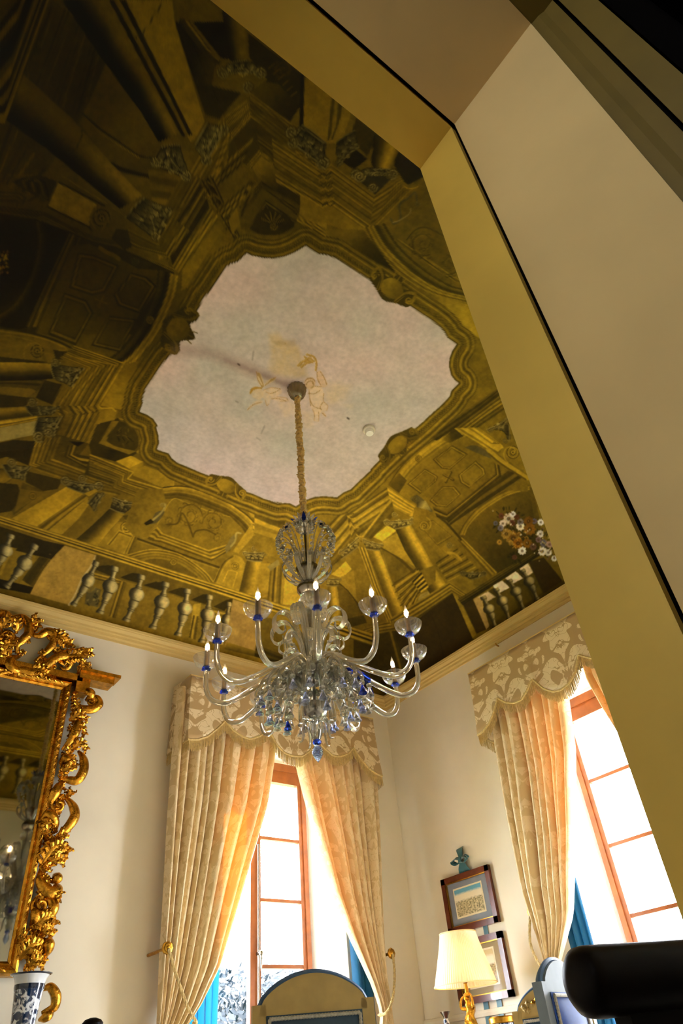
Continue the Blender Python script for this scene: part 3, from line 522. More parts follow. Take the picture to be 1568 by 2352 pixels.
for q in range(9): L(K('j','%d,%d %d,%d'%(1180+q*12,1040+q*30,1400+q*10,880+q*32)),2.5,1.3 if q%2 else .65)
# B side: lower zone seen in the crop towards the door
i=pid('painted_niche'); P(K('l','560,360 640,270 760,140 950,20 1200,-40 1260,200 1300,500 1220,520 900,690 800,560 640,420'),.75,i)
G(K('l','600,380 720,190 880,80 1180,0 1260,480 1180,540 900,700'),K('l','700,250')[0],K('l','1000,550')[0],(.9,.7,.55),i)
ST(crv(K('l','570,370 620,270 720,150 860,50 1000,-20 1180,-60')),crv(K('l','625,370 660,290 760,180 900,80 1020,20 1180,-20')),(.7,1.15,1.35,1.0,1.4),i)
P(K('l','190,140 330,160 590,410 640,560 560,640 420,560 180,290'),1.1); ST(K('l','600,390 900,690'),K('l','560,410 840,720'),(1.4,.9,1.3,.8)); RECT(K('l','230,280 350,240 520,380 390,460'),0,(0,.08,.14),(.8,1.35,1.05)); ROS(*K('l','275,290')[0],12,.8,1.4); L(spiral(*K('l','275,290')[0],20,.7,5.,1),2.5,1.4)
L(crv(K('l','330,170 450,250 560,370 590,410')),5,.55)
for q in range(10): L(K('l','%d,%d %d,%d'%(380+q*14,610+q*22,560+q*22,490+q*22)),3,1.35 if q%2 else .6)
P(crv(K('l','420,480 480,430 520,470 500,510 560,540 600,590 560,580 520,550 470,530 420,480')),1.3); vol(*K('l','495,455')[0],8,.7,1.5); L(crv(K('l','480,520 540,530 590,580')),5,1.55)
for q in range(12): L(K('l','%d,%d %d,%d'%(20+q*12,780+q*26,230-q*2,650+q*24)),2.6,1.4 if q%2 else .6)
for q in range(8): L(K('l','%d,%d %d,%d'%(180+q*10,770+q*12,250+q*8,700+q*16)),4,1.7 if q%2 else .4)
P(K('l','490,770 640,680 720,830 650,870'),1.05); P(crv(K('l','700,800 700,720 750,700 800,720 820,760 760,810')),.9); CAP(K('l','690,750 810,710'),K('l','580,690 800,690'),lo=.5,hi=1.35)
P(K('l','240,880 310,850 330,880 270,940 220,930'),('g',1.5),0,.7)
i=pid('painted_ledge'); ST(K('l','-40,1100 490,770 640,870'),K('l','170,1120 520,880 600,920'),(1.2,.7,1.4,.8,1.3,.7,1.1,.6),i)
ST(K('l','-300,1190 -40,1110'),K('l','-300,1260 60,1200'),(1.2,.7,1.4,.8,1.3,.7,1.1,.6),i)
i=pid('painted_plinth'); P(K('l','-330,1270 60,1190 180,1120 520,870 700,1260 180,1620 -330,1700'),(54,42,14),i); P(K('l','-330,1270 40,1200 60,1600 -330,1640'),.55,i)
P(K('l','520,870 565,895 722,1215 692,1260'),1.25,i); P(K('l','605,960 690,910 830,1170 725,1215'),(60,46,14),i); L(K('l','320,1020 390,1180 440,1400'),1.5,(44,33,10)); ST(K('l','-40,1200 60,1568'),K('l','40,1190 120,1500'),(.6,1.1,.6,.5),i)
P(K('l','690,920 830,850 1160,610 1210,690 1480,770 1480,800 840,1180'),.62); P(K('l','1170,600 1300,560 1460,760 1300,870'),(56,42,13))
P(K('l','695,920 770,880 780,970 835,1150 808,1180'),(186,156,90)); P(K('l','735,900 820,850 890,900 800,950'),(206,180,128)); P(K('l','860,800 945,760 1010,820 910,870'),(216,196,156)); P(K('l','970,740 1060,680 1125,740 1030,790'),(216,194,150)); P(K('l','1090,650 1165,610 1210,690 1140,740'),(210,186,138))
P(K('l','800,950 890,900 960,1050 870,1130'),.7); P(K('l','920,880 1010,820 1080,990 990,1070'),.8); P(K('l','1040,790 1125,740 1200,920 1120,980'),.75); P(K('l','1150,740 1210,690 1290,860 1240,900'),.8)
for (a,b,c,d) in((775,895,885,1165),(885,825,1005,1100),(1000,750,1125,1010),(1110,665,1245,925)): BAL(K('l','%d,%d'%(a,b))[0],K('l','%d,%d'%(c,d))[0],23,(.38,.46,.8,1.35,1.6,1.0),bend=3)
i=pid('painted_rail'); ST(K('l','565,920 1230,505 1560,320'),K('l','610,970 1265,545 1600,370'),(.6,.8,.45,.7,.3,.4,.35),i)
FL=[(1000,230,46,(200,180,140)),(1035,190,26,(225,220,205)),(950,270,30,(215,195,165)),(1100,295,36,(228,210,170)),(1030,265,26,(110,60,35)),(930,310,26,(120,112,110)),(888,268,20,(95,92,92)),(1100,255,28,(110,100,90)),(935,205,24,(110,62,38)),(1070,215,22,(100,55,30)),(1040,400,60,(146,114,40)),(980,360,44,(160,126,48)),(1080,440,42,(150,96,18)),(920,430,22,(200,150,50)),(1115,505,34,(225,215,190)),(1275,260,28,(226,216,196)),(1220,250,24,(90,80,86)),(1270,360,30,(215,205,188)),(1255,410,26,(112,84,74)),(1300,440,32,(90,84,88)),(1290,510,36,(222,212,190)),(1340,520,30,(205,195,168)),(1390,570,24,(225,220,205)),(1050,560,22,(105,62,44)),(1180,320,50,(130,88,18)),(1170,250,40,(120,78,16)),(1160,440,40,(140,98,22)),(1210,470,30,(110,78,60)),(1350,450,30,(150,120,100))]
i=pid('painted_flowers')
for q in range(160):
    a=rng.uniform(0,6.28); x,y=K('l','%f,%f'%(rng.choice([(1000,240),(1090,270),(1280,420),(1300,480),(1050,550)])))[0] if 0 else (0,0)
for cx,cy,rr in((1000,250,130),(1290,430,140),(1060,560,50)):
    for q in range(60):
        a=rng.uniform(0,6.28); r=rr*rng.uniform(.3,1.05); p=K('l','%f,%f'%(cx+r*math.cos(a),cy+r*math.sin(a)*.8))[0]; L([p,p+np.array([math.cos(a),math.sin(a)])*6],2.2,rng.choice([(48,42,10),(60,52,14),(38,32,8)]),1,i)
for x,y,r,c in FL:
    x,y=K('l','%d,%d'%(x,y))[0]; r*=.27; n=9
    th=np.linspace(0,2*math.pi,4*n); rad=r*(1+.14*np.cos(n*th)); P(np.stack([x+rad*np.cos(th),y+rad*np.sin(th)],1),c,i)
    for q in range(n): L([(x,y),(x+r*math.cos(q*6.28/n),y+r*math.sin(q*6.28/n))],1.,tuple(v*.7 for v in c),.7,i)
    P(np.stack([x+r*.34*np.cos(th),y+r*.34*np.sin(th)],1),tuple(v*.45 for v in c),i); P(np.stack([x+r*.16*np.cos(th),y+r*.16*np.sin(th)],1),(150,110,50),i)
for q in range(70):
    x,y=rng.choice([(1000,250),(1100,330),(1280,420),(1320,500)]); p=K('l','%f,%f'%(x+rng.gauss(0,60),y+rng.gauss(0,55)))[0]; th=np.linspace(0,6.28,7); r=rng.uniform(1.2,2.6); P(np.stack([p[0]+r*np.cos(th),p[1]+r*np.sin(th)],1),rng.choice([(205,190,150),(180,160,110),(120,90,70)]),i)
for q in range(26): p=K('l','%f,%f'%(rng.gauss(1040,40),rng.gauss(395,32)))[0]; L(crv([p,p+[4,-3],p+[8,1]],3),1.4,rng.choice([(214,160,50),(110,70,10)]),1,i)
# B coffered vault (crop k)
G(K('k','200,770 300,640 560,430 800,330 900,400 1180,520 1420,790 1420,900 1100,880 690,1160 560,1120 270,920'),K('k','400,700')[0],K('k','1100,900')[0],(1.1,1.0,.95))
ST(crv(K('k','160,840 210,760 300,640 420,530 560,430 700,360 800,325')),crv(K('k','250,900 320,800 420,680 560,570 700,470 850,405 860,400')),(.7,1.1,1.5,1.55,1.3,1.45,.95,1.2)); G(K('k','640,430 760,330 840,400 720,460'),K('k','650,420')[0],K('k','800,380')[0],(1.2,.6,.5)); G(K('k','160,840 260,730 330,800 260,910'),K('k','200,760')[0],K('k','280,880')[0],(.9,.7,.6))
RECT(K('k','560,610 740,480 880,560 720,700 640,690'),0,(0,.1,.18,.26),(.7,1.25,.8,1.05)); RECT(K('k','790,750 950,620 1030,690 1040,740 890,870 810,820'),0,(0,.1,.18,.26),(.7,1.3,.8,1.05)); RECT(K('k','330,830 490,690 610,760 600,800 450,920'),0,(0,.1,.18,.26),(.7,1.25,.8,1.0)); RECT(K('k','530,980 650,850 760,850 820,920 690,1040 590,1030'),0,(0,.1,.18,.26),(.7,1.25,.8,1.0))
for a in range(4): L([K('k','705,770')[0],K('k','705,770')[0]+13*np.array([math.cos(a*1.57+.5),math.sin(a*1.57+.5)])],5,.6); L([K('k','700,765')[0],K('k','700,765')[0]+12*np.array([math.cos(a*1.57+.5),math.sin(a*1.57+.5)])],1.5,1.3)
ST(K('k','560,1030 690,1090 1120,740 1110,640'),K('k','600,1130 690,1160 1180,760 1160,660'),(.8,.5,1.2,.6,.5)); ST(K('k','690,1160 1240,710'),K('k','720,1200 1380,760'),(.6,.5,.9,.5)); ROS(*K('k','435,600')[0],8,.7,1.2)
P(crv(K('k','360,960 420,930 500,990 560,1070 540,1080 470,1030 400,1000 360,960'),3),('g',.9)); G(K('k','420,990 500,980 550,1070 420,1040'),K('k','430,1000')[0],K('k','530,1050')[0],(.7,1.6,1.2),0,True); vol(*K('k','390,965')[0],6,.5,1.4)
P(crv(K('k','850,500 930,480 1030,520 1090,600 1060,590 960,550 850,500'),3),('g',.8)); L(crv(K('k','1060,520 1110,560 1180,620 1300,700 1420,780')),9,1.4); L(crv(K('k','1070,560 1180,650 1400,790')),4,.7)
i=pid('painted_block'); ST(K('k','745,325 1050,510'),K('k','900,300 1110,450'),(1.5,1.1,1.65,1.6,1.2,1.7),i); ST(K('k','900,300 1110,450'),K('k','970,320 1190,480'),(1.7,.9,1.6,.8,1.4),i); P(K('k','1060,470 1180,470 1200,500 1150,540 1080,500'),1.65,i)
ST(K('k','750,325 1160,20 1300,-80'),K('k','970,320 1220,150 1300,100'),(.5,.9,.6,1.2,.7,1.3,.6,.9,.6)); ST(K('k','500,400 740,250 1160,-40'),K('k','600,440 760,330 1160,20'),(.8,.5,.7,.5))
P(K('k','1200,500 1340,480 1420,740 1150,560'),1.1); ROS(*K('k','1285,545')[0],15,.6,1.35); L(spiral(*K('k','1280,545')[0],25,.7,2.,1),2.5,1.4); CAP(K('k','1250,440 1250,300'),K('k','1050,340 1240,230')[::-1],lo=.5,hi=1.5); vol(*K('k','1215,440')[0],6,.5,1.4)
# ------------------------------------------------------------------ A balustrade
# balustrade zone behind the balusters: soffit of the rail in shade, then the architecture beyond
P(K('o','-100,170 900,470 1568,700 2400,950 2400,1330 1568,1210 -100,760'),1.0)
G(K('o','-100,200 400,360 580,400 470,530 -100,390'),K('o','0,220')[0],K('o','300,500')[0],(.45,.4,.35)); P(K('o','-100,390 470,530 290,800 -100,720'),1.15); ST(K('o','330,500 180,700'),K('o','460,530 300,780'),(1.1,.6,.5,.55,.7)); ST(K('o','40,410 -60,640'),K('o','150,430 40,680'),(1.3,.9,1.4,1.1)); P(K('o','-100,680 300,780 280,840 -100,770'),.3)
i=pid('painted_pier'); P(crv(K('o','580,405 480,510 380,640 300,780 270,840'),4).tolist()+crv(K('o','620,940 680,840 740,700 820,590 865,490'),4).tolist(),(176,142,58),i)
for q in range(46): p=K('o','%f,%f'%(rng.uniform(380,800),rng.uniform(440,880)))[0]; L([p,p+[rng.uniform(-2,3),rng.uniform(-2,2)]],1.6,(140,108,44),.7,i)
L(crv(K('o','620,940 680,840 740,700 820,590 865,490')),4,(205,180,120),1,i)
P(K('o','865,490 1080,560 1568,700 1568,850 1090,720 830,640'),.72); P(K('n','100,150 1130,490 1100,560 1040,600 100,320'),.8)
P(K('o','840,640 1568,850 1568,1200 640,950'),1.0); ST(K('o','840,650 1090,715'),K('o','830,700 1080,760'),(1.4,.7,1.2,.6)); ST(K('o','1080,720 980,1040'),K('o','1140,740 1040,1060'),(.7,1.3,.6,.8)); P(K('o','790,760 910,800 880,960 760,930'),('g',.8)); vol(*K('o','810,780')[0],12,.7,1.2)
for q in range(14): p=K('o','%f,%f'%(rng.uniform(770,890),rng.uniform(800,930)))[0]; L([p,p+[rng.uniform(-5,5),rng.uniform(-5,5)]],3,('g',rng.choice([.4,1.3])),.8)
P(K('n','760,540 830,530 780,860 720,840'),1.35); ST(K('n','760,640 720,840'),K('n','810,650 780,860'),(.6,1.4,.7)); P(K('n','900,580 1050,620 1000,880 870,850'),1.05); P(K('n','910,690 980,690 970,780 900,780'),('g',1.0))
for q in range(4): L(K('n','%d,%d %d,%d'%(930,580+q*22,1050,605+q*22)),2.2,1.5 if q%2 else .7)
P(K('n','1320,800 1360,640 1568,700 1568,1080 1310,1010'),.8); ST(K('n','1320,900 1568,1000'),K('n','1310,1010 1568,1090'),(.6,.4,.6,.35))
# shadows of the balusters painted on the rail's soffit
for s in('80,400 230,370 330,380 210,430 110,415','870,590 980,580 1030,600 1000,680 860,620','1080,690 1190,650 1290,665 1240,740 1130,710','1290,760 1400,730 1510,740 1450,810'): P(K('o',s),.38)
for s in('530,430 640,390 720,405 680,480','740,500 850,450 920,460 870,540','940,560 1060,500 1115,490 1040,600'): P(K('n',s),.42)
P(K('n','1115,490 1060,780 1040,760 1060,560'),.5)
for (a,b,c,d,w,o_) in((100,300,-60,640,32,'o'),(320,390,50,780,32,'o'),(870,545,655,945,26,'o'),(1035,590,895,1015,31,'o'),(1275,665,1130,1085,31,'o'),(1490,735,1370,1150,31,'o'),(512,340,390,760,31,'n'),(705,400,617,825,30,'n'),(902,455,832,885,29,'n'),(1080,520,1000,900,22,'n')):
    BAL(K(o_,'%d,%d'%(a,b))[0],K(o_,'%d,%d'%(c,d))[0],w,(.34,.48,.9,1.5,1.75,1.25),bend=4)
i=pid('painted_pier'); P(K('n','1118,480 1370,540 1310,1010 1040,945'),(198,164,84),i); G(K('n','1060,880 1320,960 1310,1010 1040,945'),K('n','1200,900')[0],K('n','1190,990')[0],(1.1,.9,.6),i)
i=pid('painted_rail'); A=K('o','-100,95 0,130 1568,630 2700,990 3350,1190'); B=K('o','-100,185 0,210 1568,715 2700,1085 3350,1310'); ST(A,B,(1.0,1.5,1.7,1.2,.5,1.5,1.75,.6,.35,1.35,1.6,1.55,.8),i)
# ------------------------------------------------------------------ the painted sky and its frame
SKY=J(K('d','390,1260 460,1120 520,1050 600,930 650,850 700,810 770,788 845,712 900,735 1000,755 1090,760 1180,745 1270,710 1340,670 1378,645 1420,672 1490,718 1560,728'),
 K('e','240,1505 300,1520 390,1560'),K('f','60,350 110,382 200,440 300,505 385,560 470,600 560,660 640,720 770,810 850,865 930,915 1010,975 1060,1030 1085,1080 1170,1140 1130,1200 1105,1270 1100,1340 1120,1420 1160,1470 1190,1490 1130,1550'),
 K('k','725,0 720,30 690,70 640,120 560,190 470,275 380,350 250,455 110,590 0,700'),K('j','985,0 900,80 850,130 810,170 740,200 680,245 640,240 560,235 480,240 410,265 350,300 310,325 260,300 215,295 150,300 90,280'),
 K('i','1390,688 1320,685 1200,650 1100,605 1035,585 900,525 790,475 700,440 620,410 540,375 420,325 370,285 340,240 290,225 235,205 255,150 250,80 230,10'),
 K('g','1420,1010 1380,950 1320,910 1255,885 1285,805 1280,770 1310,680 1380,580 1430,500 1490,420 1540,370'))
sl=box(SKY,80); d=segd(np.vstack([SKY,SKY[:1]]),XX[sl],YY[sl]); ins=inside(SKY,XX[sl],YY[sl]); i_f=pid('painted_frame')
wd=np.interp(YY[sl],[560,800,1150],[42,42,40])*np.interp(XX[sl]+YY[sl],[1000,2000],[1,1.05])
FR=np.array([.62,.95,1.3,1.0,.72,.78,.85,.95,.8,1.25,1.35,.9,.62,.8,1.2,1.05,.7]); t=np.clip(d/wd,0,.999)*len(FR); k=t.astype(int); f=FR[k]
egg=1+.35*np.sin((XX[sl]*.9-YY[sl]*.7)*.9)*np.sin((XX[sl]*.5+YY[sl]*.8)*.8)*((k>=4)&(k<=6))
put(sl,((~ins)&(d<wd))*1.,BASE[sl]*(f*egg)[...,None],i_f)
i_s=pid('painted_sky'); n1=vnoise(90,1)[sl]; n2=vnoise(28,2)[sl]; n3=vnoise(9,3)[sl]
g=np.interp(YY[sl],[560,1150],[0,1])[...,None]
sky=np.array([182,166,152.])*(1-g)+np.array([190,178,166.])*g
sky=sky*(1+.05*n1+.07*n2+.05*n3)[...,None]+np.array([8,-4,-2])*(n1*1.2)[...,None]
put(sl,ins*1.,sky,i_s)
CART(*K('f','590,630')[0],112,70,.62,.6,1.4); CART(*K('d','240,1400')[0],108,84,-1.05+3.14,.6,1.35); CART(*K('i','860,540')[0],92,48,.42+3.1416,.65,1.4); CART(*K('k','250,480')[0],104,52,-.72+3.1416,.6,1.0)
# cherubs, clouds and stains painted on the sky
def blob(p,c,a,i=0,soft=10):
    p=np.asarray(p,float); sl=box(p,soft*3); m=inside(p,XX[sl],YY[sl]); dd=segd(np.vstack([p,p[:1]]),XX[sl],YY[sl]); put(sl,np.clip(np.where(m,dd,-dd)/soft+.5,0,1)*a*(.75+.5*vnoise(14,7)[sl]+.3*vnoise(5,8)[sl]),np.broadcast_to(np.array(c,float),BASE[sl].shape),i)
blob(K('m','540,190 620,170 670,240 800,300 850,420 880,560 760,580 600,550 530,500 560,380'),(188,162,112),.75,0,12); blob(K('m','620,800 720,780 780,820 800,900 680,930 640,860'),(200,178,148),.8); blob(K('m','840,880 940,900 930,1020 860,1030'),(196,174,134),.5)
blob(K('m','1060,640 1180,620 1280,650 1230,760 1090,830 1040,780'),(194,172,132),.6,0,14); blob(K('m','570,250 770,240 780,290 620,290'),(150,124,84),.5,0,8); blob(K('m','1180,820 1300,820 1280,860'),(194,172,132),.4)
for q in range(12): L(crv(K('m','-300,320 0,360 250,460 450,540 700,640')),6+3.2*q,(136,112,100),.045)
for q in range(6): L(crv(K('m','150,420 250,465 450,545 690,640')),3+2.5*q,(120,98,88),.06)
i=pid('painted_cherub')
def limb(s,w,c=(214,186,140)):
    p=crv(K('m',s),5); L(p+[1.4,1.4],w+1.5,(186,140,78),.55,i); L(p,w,c,.62,i); L(p,w*.7,(208,180,136),.5,i); L(p-[.8,.8],w*.35,(216,194,156),.6,i)
th=np.linspace(0,6.28,16)
def flesh(s_,c=(212,186,146),a_=.8): blob(crv(K('m',s_+' '+s_.split()[0]),4),c,a_,i,3)
def cont(s_,w=1.5,c=(170,122,62),a_=.65): L(crv(K('m',s_)),w,c,a_,i)
flesh('430,530 460,540 485,600 495,655 470,660 440,600',(204,172,98)); flesh('600,575 590,600 540,630 500,650 510,620 550,590',(202,174,108)); flesh('420,790 470,780 480,800 420,830 350,870 345,855 390,810',(208,178,134),.7)
flesh('490,690 560,668 640,678 652,715 610,750 690,760 712,785 645,795 560,772 540,820 515,825 505,780 478,750'); flesh('385,720 400,680 440,668 480,690 485,740 460,775 420,770 390,750',(206,178,132))
for q in('372,720 380,690 410,668 470,672','378,710 395,685 430,672'): cont(q,4,(190,142,44),.7)
for q in('510,705 550,720 600,705 640,680','560,770 610,765 690,785','490,690 560,668 640,678','505,780 520,830 535,815','425,520 440,600 480,665','440,540 470,600 490,655','600,575 555,605 505,650','345,870 400,820 470,800','610,750 690,760 712,785','640,790 700,790'): cont(q)
i=pid('painted_cherub')
flesh('970,525 1000,515 1030,560 1065,640 1030,665 1000,650 975,590',(202,160,100),.75); flesh('890,690 950,655 1010,660 1032,720 1030,790 1068,830 1058,875 1012,885 988,930 985,972 945,965 948,900 915,835 903,760'); flesh('860,620 880,585 930,582 955,615 945,660 905,685 870,665',(198,160,108),.85); flesh('1030,880 1055,920 1040,930 1015,900',(206,170,120),.7)
for q in('860,620 880,588 930,582 955,612','875,640 890,615 925,610 940,640','890,720 950,722 1000,690','905,770 940,835 1010,860','1025,800 1000,840 1010,870','985,885 988,930 985,970','945,965 948,905 930,860','1032,720 1030,790 1068,830 1058,875','970,525 975,590 1005,645','1000,520 1035,575 1060,640','950,655 1010,660','1015,895 1050,925','900,690 905,760 915,835'): cont(q)
i=pid('painted_ribbon')
for s in('800,470 850,430 900,440','830,480 870,450 910,440','860,390 890,420 930,440','880,370 940,390 965,440 960,510','850,430 900,400 940,430'): L(crv(K('m',s)),5,(208,172,96),.85,i); L(crv(K('m',s))+1.5,1.3,(170,122,50),.8,i)
for s,a_ in(('260,455 275,465',.9),('1245,940 1258,950',.9),('400,340 390,420',.25),('500,1010 470,1080',.25),('430,1120 460,1140',.2),('240,790 260,800',.3)): L(K('m',s),3.5,(60,48,40),a_)
# brush texture over everything but the sky
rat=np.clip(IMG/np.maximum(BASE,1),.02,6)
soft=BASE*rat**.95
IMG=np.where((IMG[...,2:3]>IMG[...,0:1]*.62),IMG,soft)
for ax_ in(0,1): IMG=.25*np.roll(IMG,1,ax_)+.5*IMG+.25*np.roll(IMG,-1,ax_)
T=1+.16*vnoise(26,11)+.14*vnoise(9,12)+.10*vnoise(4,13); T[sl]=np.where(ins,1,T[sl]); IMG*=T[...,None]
# ------------------------------------------------------------------ room shell
ZL=2.98+HC                                                 # lip of the cornice
ZH=3.80+HC                                                 # flat of the vault
WXc,WYc=1.64,1.20                                          # cove widths
def struct(name,mb,m,smooth=False,parent=None): return tag(mb.build(name,m,parent,smooth),kind='structure')
struct('floor',MB().box(((XB+XD)/2,(YA+YC)/2+.2,-.05),(XB-XD+.8,YA-YC+.4,.1)),M_['floor'])
struct('floor_passage',MB().box((.3,-.85,-.05),(3.8,2.5,.1)),M_['floor_dark'])
OA=(2.50,3.80,0.,3.06); OB=(1.90,3.22,0.,3.06)             # openings: along, height
def wall_hole(mb,axis,face,a0,a1,hole,z1=ZL+.02,t=.12):
    """wall with an opening, built of four slabs"""
    h0,h1,z0,zt=hole
    def sl(p,q,za,zb):
        if axis=='x': mb.box(((p+q)/2,face+t/2*(1 if face>1 else -1),(za+zb)/2),(q-p,t,zb-za))
        else: mb.box((face+t/2*(1 if face>1 else -1),(p+q)/2,(za+zb)/2),(t,q-p,zb-za))
    sl(a0,h0,0,z1); sl(h1,a1,0,z1); sl(h0,h1,zt,z1)
    if z0>0: sl(h0,h1,0,z0)
    return mb
struct('wall_back',wall_hole(MB(),'x',YA,XD-.12,XB+.12,OA),M_['plaster'])
struct('wall_right',wall_hole(MB(),'y',XB,YC,YA,OB),M_['plaster'])
struct('wall_left',MB().box((XD-.06,(YA+YC)/2,ZL/2),(.12,YA-YC,ZL+.04)),M_['plaster'])
DX0,DX1,DZ=-.585,.71,HC+1.708                               # door opening on the room side
mb=MB(); mb.box(((XD-.12+DX0)/2,YC-.06,ZL/2),(DX0-XD+.12,.12,ZL+.04)); mb.box(((DX1+.06+XB+.12)/2,YC-.058,ZL/2),(XB+.12-DX1-.06,.112,ZL+.04)); mb.box(((DX0+DX1+.03)/2,YC-.06,(DZ+.12+ZL+.02)/2),(DX1+.03-DX0,.12,ZL+.02-DZ-.12))
struct('wall_front',mb,M_['plaster'])
# roof slab above the vault keeps the daylight out
struct('ceiling_slab',MB().box(((XB+XD)/2,(YA+YC)/2,ZH+.12),(XB-XD+1.2,YA-YC+1.4,.06)),M_['dark'])
mb=MB()
for (a,b) in(((XD-.15,YC-.15),(XB+.15,YC-.15)),((XB+.15,YC-.15),(XB+.15,YA+.15)),((XB+.15,YA+.15),(XD-.15,YA+.15)),((XD-.15,YA+.15),(XD-.15,YC-.15))):
    c=((a[0]+b[0])/2,(a[1]+b[1])/2,(ZL+ZH)/2+.05); mb.box(c,(abs(a[0]-b[0])+.06,abs(a[1]-b[1])+.06,ZH-ZL+.2))
struct('wall_upper_shell',mb,M_['dark'])
# cornice: mitred moulding on the four walls
PR=[(0,2.868),(.012,2.868),(.014,2.884),(.020,2.890),(.032,2.893),(.034,2.912),(.040,2.916),(.046,2.918),(.047,2.934),(.058,2.944),(.066,2.952),(.067,2.962),(.072,2.965),(.073,2.986),(.062,2.994),(0,2.996)]
def cornice(name,p,q,inn):
    """inn = inward normal; ends mitred"""
    p=np.array(p);q=np.array(q);d=(q-p)/np.linalg.norm(q-p); inn=np.array(inn); rows=[]
    for o_,z in PR: rows.append([(*(p+d*o_+inn*o_),z+HC),(*(q-d*o_+inn*o_),z+HC)])
    return struct(name,MB().grid(rows),M_['cornice'])
cornice('trim_1',(XD,YA),(XB,YA),(0,-1)); cornice('trim_2',(XB,YA),(XB,YC),(-1,0)); cornice('trim_3',(XB,YC),(XD,YC),(0,1)); cornice('trim_4',(XD,YC),(XD,YA),(1,0))
# dado rail of the right wall
def rail_dado(name,y0,y1): return struct(name,MB().prism([(XB,y0,HC+.30),(XB-.018,y0,HC+.305),(XB-.022,y0,HC+.325),(XB-.014,y0,HC+.342),(XB,y0,HC+.345)],(0,y1-y0,0)),M_['plaster'])
rail_dado('trim_5',3.40,YA)
tag(MB().tube([(XB,3.299,HC+2.848),(XB-.02,3.299,HC+2.846),(XB-.035,3.297,HC+2.852),(XB-.038,3.295,HC+2.866)],[.007,.006,.006,.004],6).build('wall_hook',M_['brass'],None,True),'small dark hook under the cornice above the right valance','hook')
# door surround: ochre strip, shadow gap, cream splayed reveal, outer frame
door=empty('door_1',(DX1,.2,0),kind='structure')
def jamb(name,m,pts_x,side='r'):
    """vertical prism from plan points, floor to lintel"""
    return MB().prism([(x,y,0) for x,y in pts_x],(0,0,DZ+.3)).build(name,m,door)
jamb('jamb_strip',M_['ochre'],[(.710,.392),(.731,.288),(.80,.288),(.80,.392)]); jamb('jamb_gap',M_['dark'],[(.744,.288),(.744,.279),(.80,.279),(.80,.288)]); jamb('jamb_reveal',M_['reveal'],[(.734,.279),(.760,.030),(.83,.030),(.83,.279)])
jamb('outer_frame',M_['oliv'],[(.763,.030),(.766,.010),(.772,-.004),(.774,-.030),(.83,-.030),(.83,.03)]); jamb('outer_gap',M_['dark'],[(.79,-.03),(.79,-.038),(.83,-.038),(.83,-.03)]); jamb('outer_casing',M_['oliv'],[(.776,-.038),(.784,-.085),(.83,-.085),(.83,-.038)])
def lint(name,m,yz): return MB().prism([(DX0-.02,y,z+HC) for y,z in yz],(DX1+.10-DX0,0,0)).build(name,m,door)
lint('lintel_strip',M_['ochre'],[(.392,1.708),(.288,1.768),(.288,1.86),(.392,1.86)]); lint('lintel_gap',M_['dark'],[(.288,1.785),(.279,1.785),(.279,1.88),(.288,1.88)]); lint('lintel_reveal',M_['reveal'],[(.279,1.772),(.030,1.850),(.030,1.95),(.279,1.95)])
lint('lintel_frame',M_['oliv'],[(.030,1.853),(-.03,1.87),(-.03,1.95),(.03,1.95)]); lint('lintel_casing',M_['oliv'],[(-.038,1.875),(-.085,1.885),(-.085,1.95),(-.038,1.95)])
MB().prism([(DX0,.392,0),(DX0-.16,-.085,0),(DX0-.22,-.085,0),(DX0-.03,.392,0)],(0,0,DZ+.3)).build('jamb_reveal',M_['reveal'],door)
# passage behind the camera: dark
mb=MB(); mb.box((.3,-2.05,1.6),(3.6,.1,3.4)); mb.box((-1.5,-1.40,1.6),(.1,1.4,3.4)); mb.box((-1.5,.02,1.6),(.1,.66,3.4)); mb.box((-1.5,-.5,1.02),(.1,.4,2.24)); mb.box((-1.5,-.5,2.96),(.1,.4,.68)); mb.box((-1.05,-.10,1.6),(.85,.02,3.3)); mb.box((.13,-.10,2.95),(1.6,.02,.6))  # gap in the side wall is cut for the added window
struct('wall_passage',mb,mat('passage_paint',(58,44,30),.8))
struct('added_window',MB().box((-1.5,-.5,2.38),(.008,.4,.48)),M_['pane'])  # unseen window, added so side light reaches the door jamb
struct('ceiling_passage',MB().box((.3,-.9,3.25),(3.7,2.6,.1)).box((2.1,-.9,1.6),(.1,2.6,3.4)),M_['dark'])
struct('door_2',MB().box((1.40,-.11,1.6),(1.22,.04,3.3)).box((1.40,-.14,1.6),(1.0,.03,3.0)),M_['dark'])   # dark leaf folded back against the passage wall
struct('wall_front_core',MB().box((1.5,.15,1.8),(1.3,.24,3.7)).box((-.87,.15,1.8),(.4,.24,3.7)).box((.1,.15,3.2),(1.5,.22,.9)),M_['dark'])
